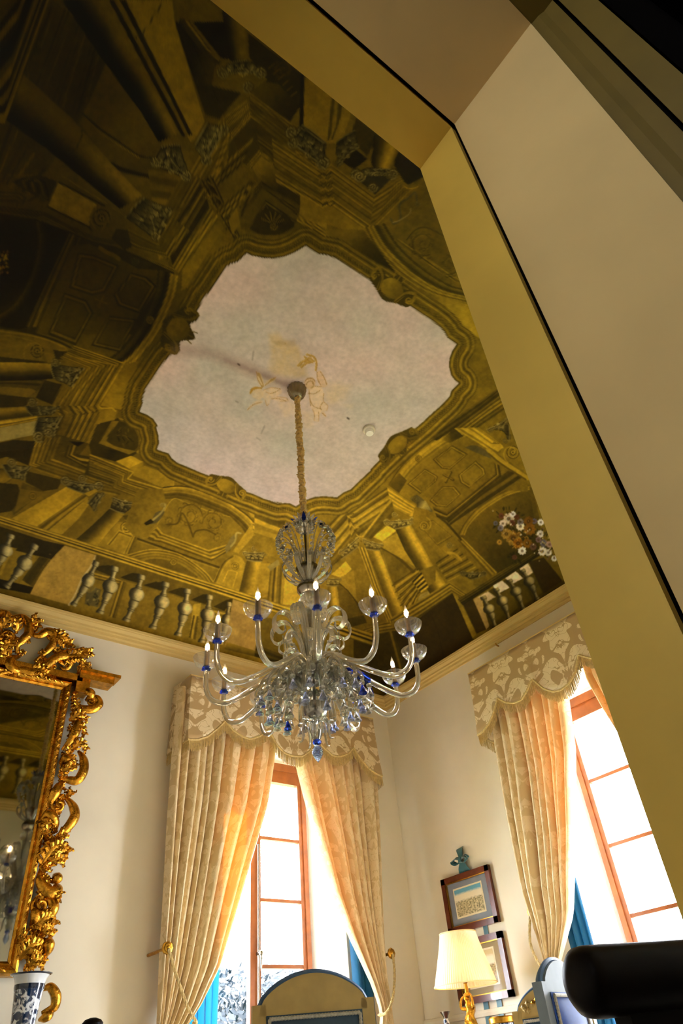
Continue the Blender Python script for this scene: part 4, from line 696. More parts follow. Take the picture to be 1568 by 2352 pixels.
# ------------------------------------------------------------------ windows
def window(name,axis,cen,plane,face,op,open_leaf):
    """french window with a head, stiles, glazing bars and panes; splayed white reveal"""
    root=empty(name,((cen,plane,0) if axis=='x' else (plane,cen,0)),kind='structure')
    def pt(s,d,z): return (cen+s,plane+d,z) if axis=='x' else (plane+d,cen+s,z)
    def bx(nm,m,s0,s1,z0,z1,d0=-.03,d1=.03,par=None):
        a=pt(s0,d0,z0);b=pt(s1,d1,z1); return MB().box([(p+q)/2 for p,q in zip(a,b)],[abs(p-q) for p,q in zip(a,b)]).build(nm,m,par or root)
    W=.50; ZT=2.24+HC; dd=face-plane
    bx('head_rail',M_['wood'],-W,W,ZT-.065,ZT,-.045,.05); bx('head_rail',M_['wood'],-W,W,ZT-.165,ZT-.065,-.03,.03)
    for s in(-1,1): bx('frame_stile',M_['wood'],s*W-.02,s*W+.02,0,ZT,-.035,.04)
    bars=[2.075,1.615,1.162,.724,.275,-.18,-.60]
    for s in((-1,1) if not open_leaf else (open_leaf,)):
        leaf=bx('casement',M_['wood'],*sorted((s*-.03,s*.062)),.1,ZT-.165,-.028,.022); sl=sorted((s*(W-.055),s*(W-.02))); bx('casement_stile',M_['wood'],*sl,.1,ZT-.165,-.024,.02,leaf)
        for k,z in enumerate(bars[1:]): bx('glazing_bar',M_['wood'],*sorted((s*.06,s*(W-.05))),z+HC-.012,z+HC+.012,-.018,.015,leaf)
        for k in range(len(bars)-1): bx('pane',M_['pane'],*sorted((s*.06,s*(W-.05))),bars[k+1]+HC+.012,bars[k]+HC-(.012 if k else 0),-.004,.0,leaf)
        if s==open_leaf or not open_leaf and s==1:
            hb=MB(); hb.tube([pt(s*.03,-.045,.15),pt(s*.03,-.045,HC+1.55)],.008,8); h=hb.build('bolt_rod',M_['silver'],root,True)
            hb=MB(); hb.tube([pt(s*.03,-.03,HC+.80),pt(s*.03,-.075,HC+.80),pt(s*.028,-.085,HC+.77),pt(s*.026,-.085,HC+.70)],[.014,.013,.010,.007],8); hb.lathe([(0,-.02),(.016,-.012),(.018,0),(.013,.014),(0,.02)],pt(s*.03,-.08,HC+.80),12); hb.build('window_handle',M_['silver'],root,True)
    o0,o1=op[0]-cen,op[1]-cen; zt=op[3]
    for a,b in((o0,-W-.02),(o1,W+.02)):
        q=[pt(a,dd,0),pt(b,.04,0),pt(b,.06,0),pt(a+(-.04 if a<0 else .04),.06,0)]; MB().prism(q,(0,0,zt)).build('reveal',M_['white'],root)
    MB().prism([pt(o0,dd,zt),pt(o0,.06,zt-.05),pt(o0,.06,zt+.1),pt(o0,dd,zt+.1)],Vector(pt(o1,0,0))-Vector(pt(o0,0,0))).build('reveal_soffit',M_['white'],root)
    return root
window('window_1','x',WA[0],WA[1],YA,OA,1)
window('window_2','y',WB[1],WB[0],XB,OB,0)
# ------------------------------------------------------------------ painted vault
def vault_grid():
    Vv=[];Ff=[];n0=0
    def add(g):
        nonlocal n0
        m,n=g.shape[:2]; Vv.append(g.reshape(-1,3)); i=np.arange(m*n).reshape(m,n)+n0; Ff.append(np.stack([i[:-1,:-1],i[:-1,1:],i[1:,1:],i[1:,:-1]],-1).reshape(-1,4)); n0+=m*n
    h=ZH-ZL
    def sector(side,du,dv):
        length=(XB-XD) if side in'AC' else (YA-YC); m=int(1.75/dv); n=int(length*.80/du); th=np.linspace(0,PI/2,m); u=np.linspace(0,1,n); c=1-np.cos(th); g=np.zeros((m,n,3)); g[...,2]=(ZL+h*np.sin(th))[:,None]
        x0=XD+WXc*c; x1=XB-WXc*c; y0=YC+WYc*c; y1=YA-WYc*c
        if side=='A': g[...,0]=x0[:,None]+(x1-x0)[:,None]*u; g[...,1]=y1[:,None]
        if side=='C': g[...,0]=x1[:,None]+(x0-x1)[:,None]*u; g[...,1]=y0[:,None]
        if side=='B': g[...,1]=y1[:,None]+(y0-y1)[:,None]*u; g[...,0]=x1[:,None]
        if side=='D': g[...,1]=y0[:,None]+(y1-y0)[:,None]*u; g[...,0]=x0[:,None]
        add(g)
    sector('A',.0062,.0058); sector('B',.0062,.0062); sector('D',.0075,.0070); sector('C',.009,.008)
    X,Y=np.meshgrid(np.linspace(XD+WXc,XB-WXc,260),np.linspace(YC+WYc,YA-WYc,290)); add(np.stack([X,Y,np.full_like(X,ZH)],-1))
    return np.concatenate(Vv),np.concatenate(Ff)
def project(Pn):
    q=Pn-np.array([0,0,HC]); c=q@CAMR.T; z=np.where(c[:,2]>.05,c[:,2],np.nan); return 784+CF*c[:,0]/z,1176+CF*c[:,1]/z
DOORPOLY=np.array([(480,-60),(970,378),(1320,1370),(1320,1700),(1380,1700),(1380,-60)],float)
def readable(u,v):
    ok=np.isfinite(u)&(u>OX+2)&(u<CW+OX-3)&(v>OY+2)&(v<CH+OY-3)&(u>-40)&(v>-40)
    uu=np.nan_to_num(u);vv=np.nan_to_num(v); return ok&~inside(DOORPOLY,uu,vv)&(vv<1640)
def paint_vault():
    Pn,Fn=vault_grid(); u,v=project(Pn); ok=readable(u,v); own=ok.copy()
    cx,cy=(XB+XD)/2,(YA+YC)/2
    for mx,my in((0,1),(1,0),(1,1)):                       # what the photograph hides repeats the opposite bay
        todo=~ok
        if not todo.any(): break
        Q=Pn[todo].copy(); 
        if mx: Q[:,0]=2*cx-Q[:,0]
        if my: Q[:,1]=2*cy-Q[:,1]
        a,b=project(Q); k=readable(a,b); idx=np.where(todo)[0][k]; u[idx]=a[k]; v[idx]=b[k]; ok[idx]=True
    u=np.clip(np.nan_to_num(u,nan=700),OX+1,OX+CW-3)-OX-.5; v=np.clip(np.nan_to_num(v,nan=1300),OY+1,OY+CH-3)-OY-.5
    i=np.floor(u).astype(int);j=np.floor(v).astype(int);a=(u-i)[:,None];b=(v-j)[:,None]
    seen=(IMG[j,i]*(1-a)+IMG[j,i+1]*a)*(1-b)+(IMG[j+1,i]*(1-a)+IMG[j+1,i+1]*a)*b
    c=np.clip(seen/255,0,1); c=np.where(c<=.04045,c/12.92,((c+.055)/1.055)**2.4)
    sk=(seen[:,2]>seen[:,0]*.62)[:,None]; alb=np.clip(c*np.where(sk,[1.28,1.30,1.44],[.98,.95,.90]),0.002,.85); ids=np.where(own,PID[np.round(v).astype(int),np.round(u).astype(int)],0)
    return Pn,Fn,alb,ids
m=bpy.data.materials.new('fresco'); m.use_nodes=True; N=m.node_tree.nodes; Lk=m.node_tree.links; bs=N['Principled BSDF']; atn=N.new('ShaderNodeAttribute'); atn.attribute_name='paint'
tcn=N.new('ShaderNodeTexCoord'); nz=N.new('ShaderNodeTexNoise'); nz.inputs['Scale'].default_value=34; nz.inputs['Detail'].default_value=6; Lk.new(tcn.outputs['Object'],nz.inputs['Vector']); mr=N.new('ShaderNodeMapRange'); mr.inputs['From Min'].default_value=.3; mr.inputs['From Max'].default_value=.7; mr.inputs['To Min'].default_value=.9; mr.inputs['To Max'].default_value=1.08; Lk.new(nz.outputs['Fac'],mr.inputs['Value'])
mx=N.new('ShaderNodeMix'); mx.data_type='RGBA'; mx.blend_type='MULTIPLY'; mx.inputs['Factor'].default_value=1; Lk.new(atn.outputs['Color'],mx.inputs['A']); Lk.new(mr.outputs['Result'],mx.inputs['B']); Lk.new(mx.outputs['Result'],bs.inputs['Base Color']); bs.inputs['Roughness'].default_value=.9; bs.inputs['Specular IOR Level'].default_value=.2; M_['fresco']=m
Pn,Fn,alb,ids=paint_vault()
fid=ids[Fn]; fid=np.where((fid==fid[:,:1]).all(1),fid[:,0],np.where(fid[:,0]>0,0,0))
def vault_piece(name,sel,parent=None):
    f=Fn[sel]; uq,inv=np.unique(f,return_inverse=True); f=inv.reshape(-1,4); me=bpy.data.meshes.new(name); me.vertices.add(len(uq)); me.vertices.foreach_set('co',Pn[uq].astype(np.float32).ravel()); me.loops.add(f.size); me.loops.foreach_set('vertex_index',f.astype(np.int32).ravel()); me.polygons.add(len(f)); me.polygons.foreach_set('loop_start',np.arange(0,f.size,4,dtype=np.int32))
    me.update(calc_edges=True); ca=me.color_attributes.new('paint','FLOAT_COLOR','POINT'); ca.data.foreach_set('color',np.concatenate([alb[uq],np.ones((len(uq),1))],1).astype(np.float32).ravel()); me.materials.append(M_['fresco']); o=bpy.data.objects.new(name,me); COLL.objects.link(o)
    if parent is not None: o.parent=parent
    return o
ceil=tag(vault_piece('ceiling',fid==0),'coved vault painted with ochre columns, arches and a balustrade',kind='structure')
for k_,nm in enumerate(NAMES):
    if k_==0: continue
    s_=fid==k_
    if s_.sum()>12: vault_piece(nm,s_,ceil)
# ------------------------------------------------------------------ valances, curtains
M_['damask']=damask('damask_gold',(206,182,134),(224,204,162),1.3,.055,tcol=(240,132,34))
M_['damask_v']=damask('damask_valance',(180,150,100),(230,210,168),1.75,.04)
M_['fringe']=mat('fringe_gold',(196,168,104),.6,noise=.25,nscale=60,sheen=.3)
M_['rope']=mat('tie_rope',(190,166,110),.6,noise=.4,nscale=80)
def cloth_mat(name,rgb,tr,rough=.6):
    m=mat(name,rgb,rough,noise=.08,nscale=10); N=m.node_tree.nodes; Lk=m.node_tree.links; t=N.new('ShaderNodeBsdfTranslucent'); t.inputs['Color'].default_value=(*lin(rgb),1); x=N.new('ShaderNodeMixShader'); x.inputs['Fac'].default_value=tr; Lk.new(N['Principled BSDF'].outputs[0],x.inputs[1]); Lk.new(t.outputs[0],x.inputs[2]); Lk.new(x.outputs[0],N['Material Output'].inputs['Surface']); return m
M_['bluecloth']=cloth_mat('blue_silk',(22,98,146),.22); M_['sheer']=cloth_mat('white_sheer',(246,244,238),.55)
def clothuv(o,uv):
    a=o.data.attributes.new('cloth','FLOAT_VECTOR','POINT'); a.data.foreach_set('vector',np.array([(p[0],p[1],0) for p in uv],np.float32).ravel())
# frame of a wall: s along the wall (to the right as seen from inside), d into the room, z
def frA(s,d,z): return (s,YA-d,z)
def frB(s,d,z): return (XB-d,-s,z)                         # s = -y so that it grows to the right
def valance(name,label,fr,cen,sc,top,grp):
    root=empty(name,fr(cen,0,HC+top),label,'valance',grp)
    H=[(-.93,2.0),(-.86,2.005),(-.78,2.045),(-.70,2.12),(-.63,2.20),(-.56,2.135),(-.48,2.10),(-.40,2.095),(-.32,2.135),(-.235,2.20),(-.16,2.09),(-.08,2.035),(0,2.02)]
    H=H+[(-s,z) for s,z in H[-2::-1]]
    zb=lambda s: np.interp(s/sc,[h[0] for h in H],[h[1] for h in H])
    # smooth scallops, cusps kept
    D=.25; FR=.085; ns=150; S=np.linspace(-.93*sc,.93*sc,ns)
    def sm(s): return zb(s)
    pts=[]                                                 # plan path: left return, front, right return
    for t in np.linspace(0,1,14,endpoint=False): pts.append((-.93*sc-.03*(1-t),D*t,2.0-.03*(1-t)))
    for s in S: pts.append((s,D,sm(s)))
    for t in np.linspace(1,0,14)[1:]: pts.append((.93*sc+.03*(1-t),D*t,2.0-.03*(1-t)))
    rows=[];uv=[];L_=np.cumsum([0]+[math.hypot(pts[i+1][0]-pts[i][0],pts[i+1][1]-pts[i][1]) for i in range(len(pts)-1)])
    for k in range(13):
        t=k/12; row=[]
        for i,(s,d,zl) in enumerate(pts):
            z=top+(zl+FR*.8-top)*t; fl=.035*t*t+.004*math.sin(s*23+1)*t; row.append(Vector(fr(cen+s*(1+.012*t),d+fl*(d/D),z+HC))); uv.append((L_[i],z))
        rows.append(row)
    o=MB().grid(rows).build('valance_cloth',M_['damask_v'],root,True,fix=False); clothuv(o,uv); md=o.modifiers.new('thick','SOLIDIFY'); md.thickness=.008
    bot=rows[-1]; br=MB().tube([p+Vector(fr(0,.004,0))-Vector(fr(0,0,0)) for p in bot],.009,6); br.build('braid',M_['fringe'],root,True)
    MB().box(fr(cen,D/2+.005,HC+top+.006),[abs(a) for a in np.subtract(fr(.94*sc,D/2,0),fr(-.94*sc,-D/2,0))[:2]]+[.012]).build('pelmet_board',M_['cornice'],root)
    rg=random.Random(3); fr_=MB()
    n=int(L_[-1]/.0062)
    for q in range(n):
        x=L_[-1]*(q+.5)/n; i=min(len(pts)-2,int(np.searchsorted(L_,x))-1); i=max(i,0); t=(x-L_[i])/max(1e-6,L_[i+1]-L_[i]); p=bot[i].lerp(bot[i+1],t); dn=Vector((rg.uniform(-.004,.004),rg.uniform(-.004,.004),-FR*rg.uniform(.86,1.06)))
        dirv=(bot[i+1]-bot[i]); dirv.z=0; dirv=dirv.normalized() if dirv.length>1e-6 else Vector((1,0,0)); w_=dirv*.0033; nn=dirv.cross(Vector((0,0,1)))*.002
        a=p+dn*.0; b=p+dn*.55+nn*rg.uniform(-1,1); c=p+dn
        fr_.add([a-w_,a+w_,a+nn,b-w_,b+w_,b+nn*1.8,c-w_*.8,c+w_*.8,c+nn],[(0,1,4,3),(1,2,5,4),(2,0,3,5),(3,4,7,6),(4,5,8,7),(5,3,6,8)])
    tag(fr_.build('fringe',M_['fringe'],root,fix=False),kind='stuff')
    return root
valance('valance','scalloped gold damask valance with fringe over the far window, behind the chandelier',frA,3.163,1.,2.60,'damask valances')
valance('valance','scalloped gold damask valance with fringe over the window beside the door jamb',frB,-2.64,.915,2.60,'damask valances')
def curtain(name,label,fr,d0,left,right,np_,group,seed,mname='damask',amp=.07,ztop=2.52,zbot=-.72,cat='curtain',parent=None,uvs=1.,phase=0):
    """pleated hanging between two traced edges: lists of (s,z)"""
    rg=random.Random(seed); zl=sorted(left,key=lambda p:p[1]); zr=sorted(right,key=lambda p:p[1])
    fl=lambda z:np.interp(z,[p[1] for p in zl],[p[0] for p in zl]); frr=lambda z:np.interp(z,[p[1] for p in zr],[p[0] for p in zr])
    wds=[rg.uniform(.55,1.5) for _ in range(np_)]; cum=np.cumsum([0]+wds)/sum(wds)
    nu=np_*11; nz=64; ph=[rg.uniform(-.35,.35) for _ in range(np_+2)]; aw=[rg.uniform(.7,1.25) for _ in range(np_+2)]; rows=[];uv=[]
    W0=max(abs(frr(z)-fl(z)) for z in np.linspace(zbot,ztop,20))
    for k in range(nz):
        z=ztop+(zbot-ztop)*k/(nz-1); a,b=float(fl(z)),float(frr(z)); wdt=abs(b-a); am=min(amp*1.5,max(amp*.45,amp*(W0/max(wdt,.08))**.35)); am=min(am,wdt/np_*.9+.012); row=[]
        for i in range(nu+1):
            x=i/nu*np_; q=int(min(x,np_-1e-6)); loc=x-q; u=float(cum[q]+(cum[q+1]-cum[q])*loc); sh=.10*ph[q]*math.sin(2.2*z+q*1.7); y=(abs(math.sin(PI*min(max(loc+sh*math.sin(PI*loc),0),1)))**.8)*aw[q]*min(1.3,wds[q])
            dd=d0+am*(y-.35)+.008*math.sin(1.7*z+u*5)
            if z>1.85 and mname=='damask': dd=min(dd,.242-.5*max(0,dd-.30))            # stays inside the pelmet
            row.append(Vector(fr(a+(b-a)*u+.006*math.sin(3*z+q),dd,z+HC))); uv.append((u*W0*1.9*uvs+phase,z))
        rows.append(row)
    o=MB().grid(rows).build(name if parent is None else 'cloth',M_[mname],parent,True,fix=False); clothuv(o,uv)
    if parent is None: tag(o,label,cat,group)
    return o
def rosette(fr,s,d,z):
    mb=MB(); c=Vector(fr(s,d,z)); ax=Vector(fr(0,1,0))-Vector(fr(0,0,0)); Mr=ax.to_track_quat('Z','Y').to_matrix(); return mb.lathe([(.010,-d),(.010,-.01),(.030,-.006),(.036,.0),(.034,.008),(.026,.010),(.022,.016),(.012,.017),(.008,.022),(0,.023)],c,20,.06,8,Mr)
def rope(path,r=.009):
    mb=MB(); P_=catmull(path,10)
    for ph in(0,PI*2/3,PI*4/3):
        pts=[]
        for i,p in enumerate(P_):
            a=ph+i*.9; t=P_[min(i+1,len(P_)-1)]-P_[max(i-1,0)]; t=Vector(t).normalized(); n1=t.orthogonal().normalized(); n2=t.cross(n1); pts.append(Vector(p)+n1*math.cos(a)*r*.55+n2*math.sin(a)*r*.55)
        mb.tube(pts,r*.62,6)
    return mb
GC='damask curtains of the two windows'
# far window, left drape: sweeps to its tie low at the wall side
def drape(name,label,fr,d0,left,right,np_,seed,ros,ropep,phase=0):
    root=empty(name,fr(left[0][0],d0,0),label,'curtain',GC)
    o=curtain('cloth','',fr,d0,left,right,np_,GC,seed,parent=root,phase=phase)
    rosette(fr,*ros).build('holdback',M_['brass'],root,True)
    rope([np.array(fr(*p)) for p in ropep]).build('tie_rope',M_['rope'],root,True)
    return root
drape('curtain','gold damask drape with a sunlit orange glow, wall side of the far window',frA,.19,[(2.15,2.52),(2.155,1.92),(2.164,1.19),(2.166,.70),(2.18,.37),(2.15,-.1),(2.14,-.72)],[(3.10,2.52),(3.053,2.096),(2.973,1.709),(2.82,1.267),(2.718,.96),(2.611,.658),(2.481,.453),(2.40,.36),(2.50,-.05),(2.58,-.72)],10,4,(2.178,.27,HC+.742),[(2.178,.29,HC+.735),(2.25,.275,HC+.60),(2.34,.27,HC+.44),(2.41,.25,HC+.37),(2.43,.18,HC+.37)],.06)
drape('curtain','gold damask drape of the far window on the side next to the room corner',frA,.19,[(3.20,2.52),(3.274,2.04),(3.40,1.594),(3.541,1.138),(3.67,.855),(3.839,.558),(3.894,.427),(3.90,.36),(3.80,-.05),(3.72,-.72)],[(4.14,2.52),(4.129,2.015),(4.078,1.358),(4.033,.864),(4.018,.584),(4.029,.317),(4.06,-.1),(4.08,-.72)],9,7,(4.045,.22,HC+.745),[(4.045,.24,HC+.74),(4.03,.25,HC+.60),(3.97,.27,HC+.46),(3.90,.27,HC+.38),(3.88,.2,HC+.37)],.3)
drape('curtain','gold damask drape of the right window, hanging beside the framed prints',frB,.19,[(-3.43,2.52),(-3.44,2.055),(-3.465,1.524),(-3.484,.941),(-3.444,.596),(-3.431,.473),(-3.44,.2),(-3.46,-.72)],[(-2.62,2.52),(-2.671,2.102),(-2.747,1.703),(-2.913,1.221),(-3.118,.74),(-3.311,.504),(-3.34,.42),(-3.25,0.),(-3.16,-.72)],9,11,(-3.46,.17,HC+.82),[(-3.46,.19,HC+.81),(-3.45,.27,HC+.62),(-3.38,.28,HC+.47),(-3.31,.22,HC+.44)],.15)
drape('curtain','gold damask drape at the right window seen only as a sliver along the door jamb',frB,.19,[(-2.485,2.52),(-2.48,2.10),(-2.43,1.87),(-2.33,1.5),(-2.12,.96),(-1.95,.6),(-1.88,.42),(-1.95,0),(-2.0,-.72)],[(-1.80,2.52),(-1.79,.9),(-1.78,.42),(-1.78,-.72)],10,13,(-1.78,.17,HC+.80),[(-1.78,.19,HC+.80),(-1.80,.27,HC+.55),(-1.88,.28,HC+.45),(-1.95,.2,HC+.44)],.4)
GB='blue silk under-curtains'
curtain('blue_curtain','blue silk under-curtain at the far window below the sunlit drape',frA,.06,[(2.42,2.3),(2.42,-.72)],[(2.675,2.3),(2.675,-.72)],5,GB,21,'bluecloth',.03,2.3)
curtain('blue_curtain','blue silk under-curtain at the far window beside the room corner drape',frA,.06,[(3.775,2.3),(3.775,-.72)],[(3.98,2.3),(3.98,-.72)],4,GB,22,'bluecloth',.03,2.3)
curtain('blue_curtain','blue silk under-curtain at the right window above the blue chair',frB,.06,[(-3.30,2.3),(-3.30,-.72)],[(-3.115,2.3),(-3.115,-.72)],4,GB,23,'bluecloth',.03,2.3)
GS='white sheer curtains'
curtain('sheer_curtain','white sheer curtain at the far window towards the room corner',frA,-.06,[(3.60,2.3),(3.60,-.72)],[(3.80,2.3),(3.80,-.72)],5,GS,31,'sheer',.025,2.3)
curtain('sheer_curtain','white sheer curtain at the right window between blue silk and panes',frB,-.06,[(-3.20,2.3),(-3.20,-.72)],[(-2.98,2.3),(-2.98,-.72)],5,GS,32,'sheer',.025,2.3)
# ------------------------------------------------------------------ chandelier
CX,CY=1.879,2.514
ch=empty('chandelier',(CX,CY,HC+1.15),'clear blown-glass chandelier with blue accents and lit candle bulbs, hanging from a ruffled sleeve','chandelier')
def cz(z): return z+HC
def pol(r,a,z): return (CX+r*math.cos(a),CY+r*math.sin(a),z+HC)
MB().lathe([(.012,3.70),(.030,3.705),(.048,3.72),(.058,3.745),(.062,3.775),(.066,3.785),(.066,3.80)],(CX,CY,HC),64,.05,16).build('canopy',M_['pewter'],ch,True)
# gathered sleeve over the chain
rg=random.Random(8); M_['sleeve']=mat('sleeve_gold_silk',(200,164,92),.5,noise=.3,nscale=60,sheen=.4)
sl_=MB();z=3.705;ox=oy=0.
while z>2.585:
    h=rg.uniform(.018,.032); ox=.6*ox+rg.uniform(-.0035,.0035); oy=.6*oy+rg.uniform(-.0035,.0035); r0=rg.uniform(.011,.014); r1=rg.uniform(.019,.027)
    sl_.lathe([(r0,h*.5),(r0*1.25,h*.25),(r1,-h*.05),(r1*.85,-h*.3),(r0,-h*.6)],(CX+ox,CY+oy,HC+z),12,.16,rg.choice((3,4,5)),Matrix.Rotation(rg.uniform(-.3,.3),3,'X')@Matrix.Rotation(rg.uniform(-.3,.3),3,'Y')); z-=h*.85
sl_.lathe([(.009,2.585),(.009,3.705)],(CX,CY,HC),10); sl_.build('chain_sleeve',M_['sleeve'],ch,True)
MB().lathe([(.008,2.60),(.008,1.40)],(CX,CY,HC),10).build('stem_rod',M_['silver'],ch,True)
# crown: tuft of leaves, flowers on stems, ring of loops, collar
def leafstrip(path,wd,nrm,thick=.004):
    """tapered ribbed leaf along a path; nrm = broad direction"""
    P_=[Vector(p) for p in path]; n=len(P_); A=[];B=[]; Nn=Vector(nrm)
    rows=[]
    for i,p in enumerate(P_):
        t=(P_[min(i+1,n-1)]-P_[max(i-1,0)]).normalized(); s=(Nn-t*t.dot(Nn)).normalized(); u=t.cross(s); w_=np.interp(i/(n-1),np.linspace(0,1,len(wd)),wd); rows.append([p+s*w_*q+u*thick*(.5+.5*math.cos(q*PI*3)) for q in(-1,-.66,-.33,0,.33,.66,1)]+[p+s*w_*q-u*thick*.6 for q in(1,0,-1)])
    mb=MB(); m=len(rows[0])
    mb.add([p for r in rows for p in r],[(i*m+k,i*m+(k+1)%m,(i+1)*m+(k+1)%m,(i+1)*m+k) for i in range(n-1) for k in range(m)]+[tuple(range(m))[::-1],tuple((n-1)*m+k for k in range(m))]); return mb
crown=MB().lathe([(.015,2.50),(.040,2.505),(.055,2.525),(.058,2.545),(.045,2.555),(.012,2.56)],(CX,CY,HC),24,.06,12).build('crown_collar',M_['glass'],ch,True)
for k in range(14):
    a=2*PI*k/14; leafstrip([pol(.035,a,2.545),pol(.055,a,2.565),pol(.068,a,2.585),pol(.082,a,2.592)],[.010,.013,.008,.001],(-math.sin(a),math.cos(a),0),.003).build('crown_leaf',M_['blue' if k%3==0 else 'glass'],ch,True)
for k in range(14):
    a=2*PI*(k+.5)/14; p=catmull([pol(.03,a,2.20),pol(.05,a,2.30),pol(.085,a,2.42),pol(.125,a,2.475),pol(.155,a,2.455),pol(.165,a,2.42)],6); st=MB().tube(p,[.006,.006,.005,.005,.004],8).build('flower_stem',M_['glass'],ch,True)
    R_=Vector((math.cos(a),math.sin(a),.25)).to_track_quat('Z','Y').to_matrix(); c=pol(.158,a,2.445)
    MB().lathe([(.004,-.02),(.012,-.012),(.024,.0),(.030,.010),(.026,.008),(.012,-.004),(.003,-.008)],c,16,.16,8,R_).build('glass_flower',M_['glass'],st,True)
    MB().lathe([(0,-.010),(.010,-.006),(.012,.002),(.007,.009),(0,.011)],c,10,0,0,R_).build('flower_heart',M_['blue' if k%3==1 else 'silver'],st,True)
for k in range(16):                                        # hanging crystals round the crown
    a=2*PI*k/16; lp=MB()
    for q in range(6): z=2.43-.028*q; r=.168-.004*q*q*.6; lp.lathe([(0,-.011),(.009,-.005),(.010,.002),(.006,.009),(0,.012)],pol(r,a,z),8)
    lp.build('crystal_string',M_['glass'],ch,True)
MB().lathe([(.018,2.14),(.030,2.16),(.050,2.20),(.062,2.235),(.058,2.25),(.050,2.235),(.02,2.18)],(CX,CY,HC),24,.05,12).build('crown_cup',M_['silver'],ch,True)
for k in range(12):
    a=2*PI*k/12; leafstrip(catmull([pol(.03,a,2.14),pol(.07,a,2.155),pol(.115,a,2.19),pol(.140,a,2.235),pol(.128,a,2.27),pol(.105,a,2.262),pol(.10,a,2.245)],5),[.006,.010,.013,.012,.008,.003],(-math.sin(a),math.cos(a),0),.004).build('curled_leaf',M_['glass'],ch,True)
MB().lathe([(.02,2.055),(.045,2.06),(.062,2.085),(.064,2.105),(.050,2.13),(.022,2.142)],(CX,CY,HC),32).build('silver_ball',M_['silver'],ch,True)
MB().lathe([(.02,1.965),(.042,1.975),(.058,2.0),(.058,2.022),(.042,2.046),(.02,2.055)],(CX,CY,HC),36,.05,12).build('ribbed_ball',M_['glass'],ch,True)
MB().lathe([(.028,1.62),(.022,1.70),(.020,1.85),(.024,1.94),(.030,1.965)],(CX,CY,HC),24,.08,8).build('glass_column',M_['glass'],ch,True)
for k in range(9):                                         # tall plumes curling outwards
    a=2*PI*(k+.3)/9; p=catmull([pol(.045,a,1.60),pol(.052,a,1.70),pol(.075,a,1.82),pol(.115,a,1.90),pol(.165,a,1.915),pol(.205,a,1.875),pol(.208,a,1.82),pol(.178,a,1.79),pol(.150,a,1.805),pol(.150,a,1.835)],5)
    leafstrip(p,[.010,.014,.020,.024,.026,.025,.022,.016,.010,.004],(-math.sin(a),math.cos(a),0),.005).build('plume',M_['glass'],ch,True)
for k in range(9):
    a=2*PI*(k+.8)/9; p=catmull([pol(.050,a,1.60),pol(.06,a,1.66),pol(.085,a,1.74),pol(.125,a,1.775),pol(.160,a,1.76),pol(.168,a,1.72),pol(.145,a,1.70),pol(.13,a,1.715)],5)
    leafstrip(p,[.009,.012,.016,.018,.018,.015,.010,.004],(-math.sin(a),math.cos(a),0),.004).build('plume',M_['glass'],ch,True)
MB().lathe([(.03,1.545),(.075,1.555),(.095,1.575),(.092,1.60),(.06,1.62),(.03,1.625)],(CX,CY,HC),36,.03,18).build('arm_hub',M_['silver'],ch,True)
# arms with pans, candles and bulbs
GA=[-3+30*k for k in range(12)]
for k,ad in enumerate(GA):
    a=math.radians(ad); p=catmull([pol(.06,a,1.60),pol(.10,a,1.632),pol(.155,a,1.628),pol(.22,a,1.585),pol(.30,a,1.525),pol(.38,a,1.475),pol(.44,a,1.455),pol(.495,a,1.475),pol(.525,a,1.53),pol(.53,a,1.60),pol(.53,a,1.635)],6)
    arm=MB().tube(p,[.013,.013,.014,.014,.014,.013,.012],12).build('arm',M_['glass'],ch,True)
    c=pol(.53,a,0); MB().lathe([(.008,1.628),(.020,1.634),(.022,1.640),(.014,1.646),(.018,1.652),(.010,1.656)],(c[0],c[1],HC),16,.12,8).build('blue_collar',M_['blue'],arm,True)
    MB().lathe([(.012,1.645),(.034,1.650),(.053,1.664),(.064,1.684),(.068,1.702),(.0665,1.702),(.0625,1.685),(.051,1.667),(.033,1.6535),(.012,1.649)],(c[0],c[1],HC),32).build('drip_pan',M_['pan'],arm,True)
    MB().lathe([(.013,1.652),(.013,1.738),(.0105,1.740)],(c[0],c[1],HC),14).build('candle_sleeve',M_['candle'],arm,True)
    MB().lathe([(.007,1.739),(.0112,1.749),(.0128,1.760),(.0108,1.775),(.006,1.791),(.0024,1.804),(.0006,1.812)],(c[0],c[1],HC),14).build('bulb',M_['bulbglass'] if 'bulbglass' in M_ else M_['pan'],arm,True)
    MB().lathe([(.002,1.744),(.0042,1.751),(.0050,1.760),(.0036,1.772),(.0008,1.780)],(c[0],c[1],HC),10).build('filament',M_['bulb'],arm,True)
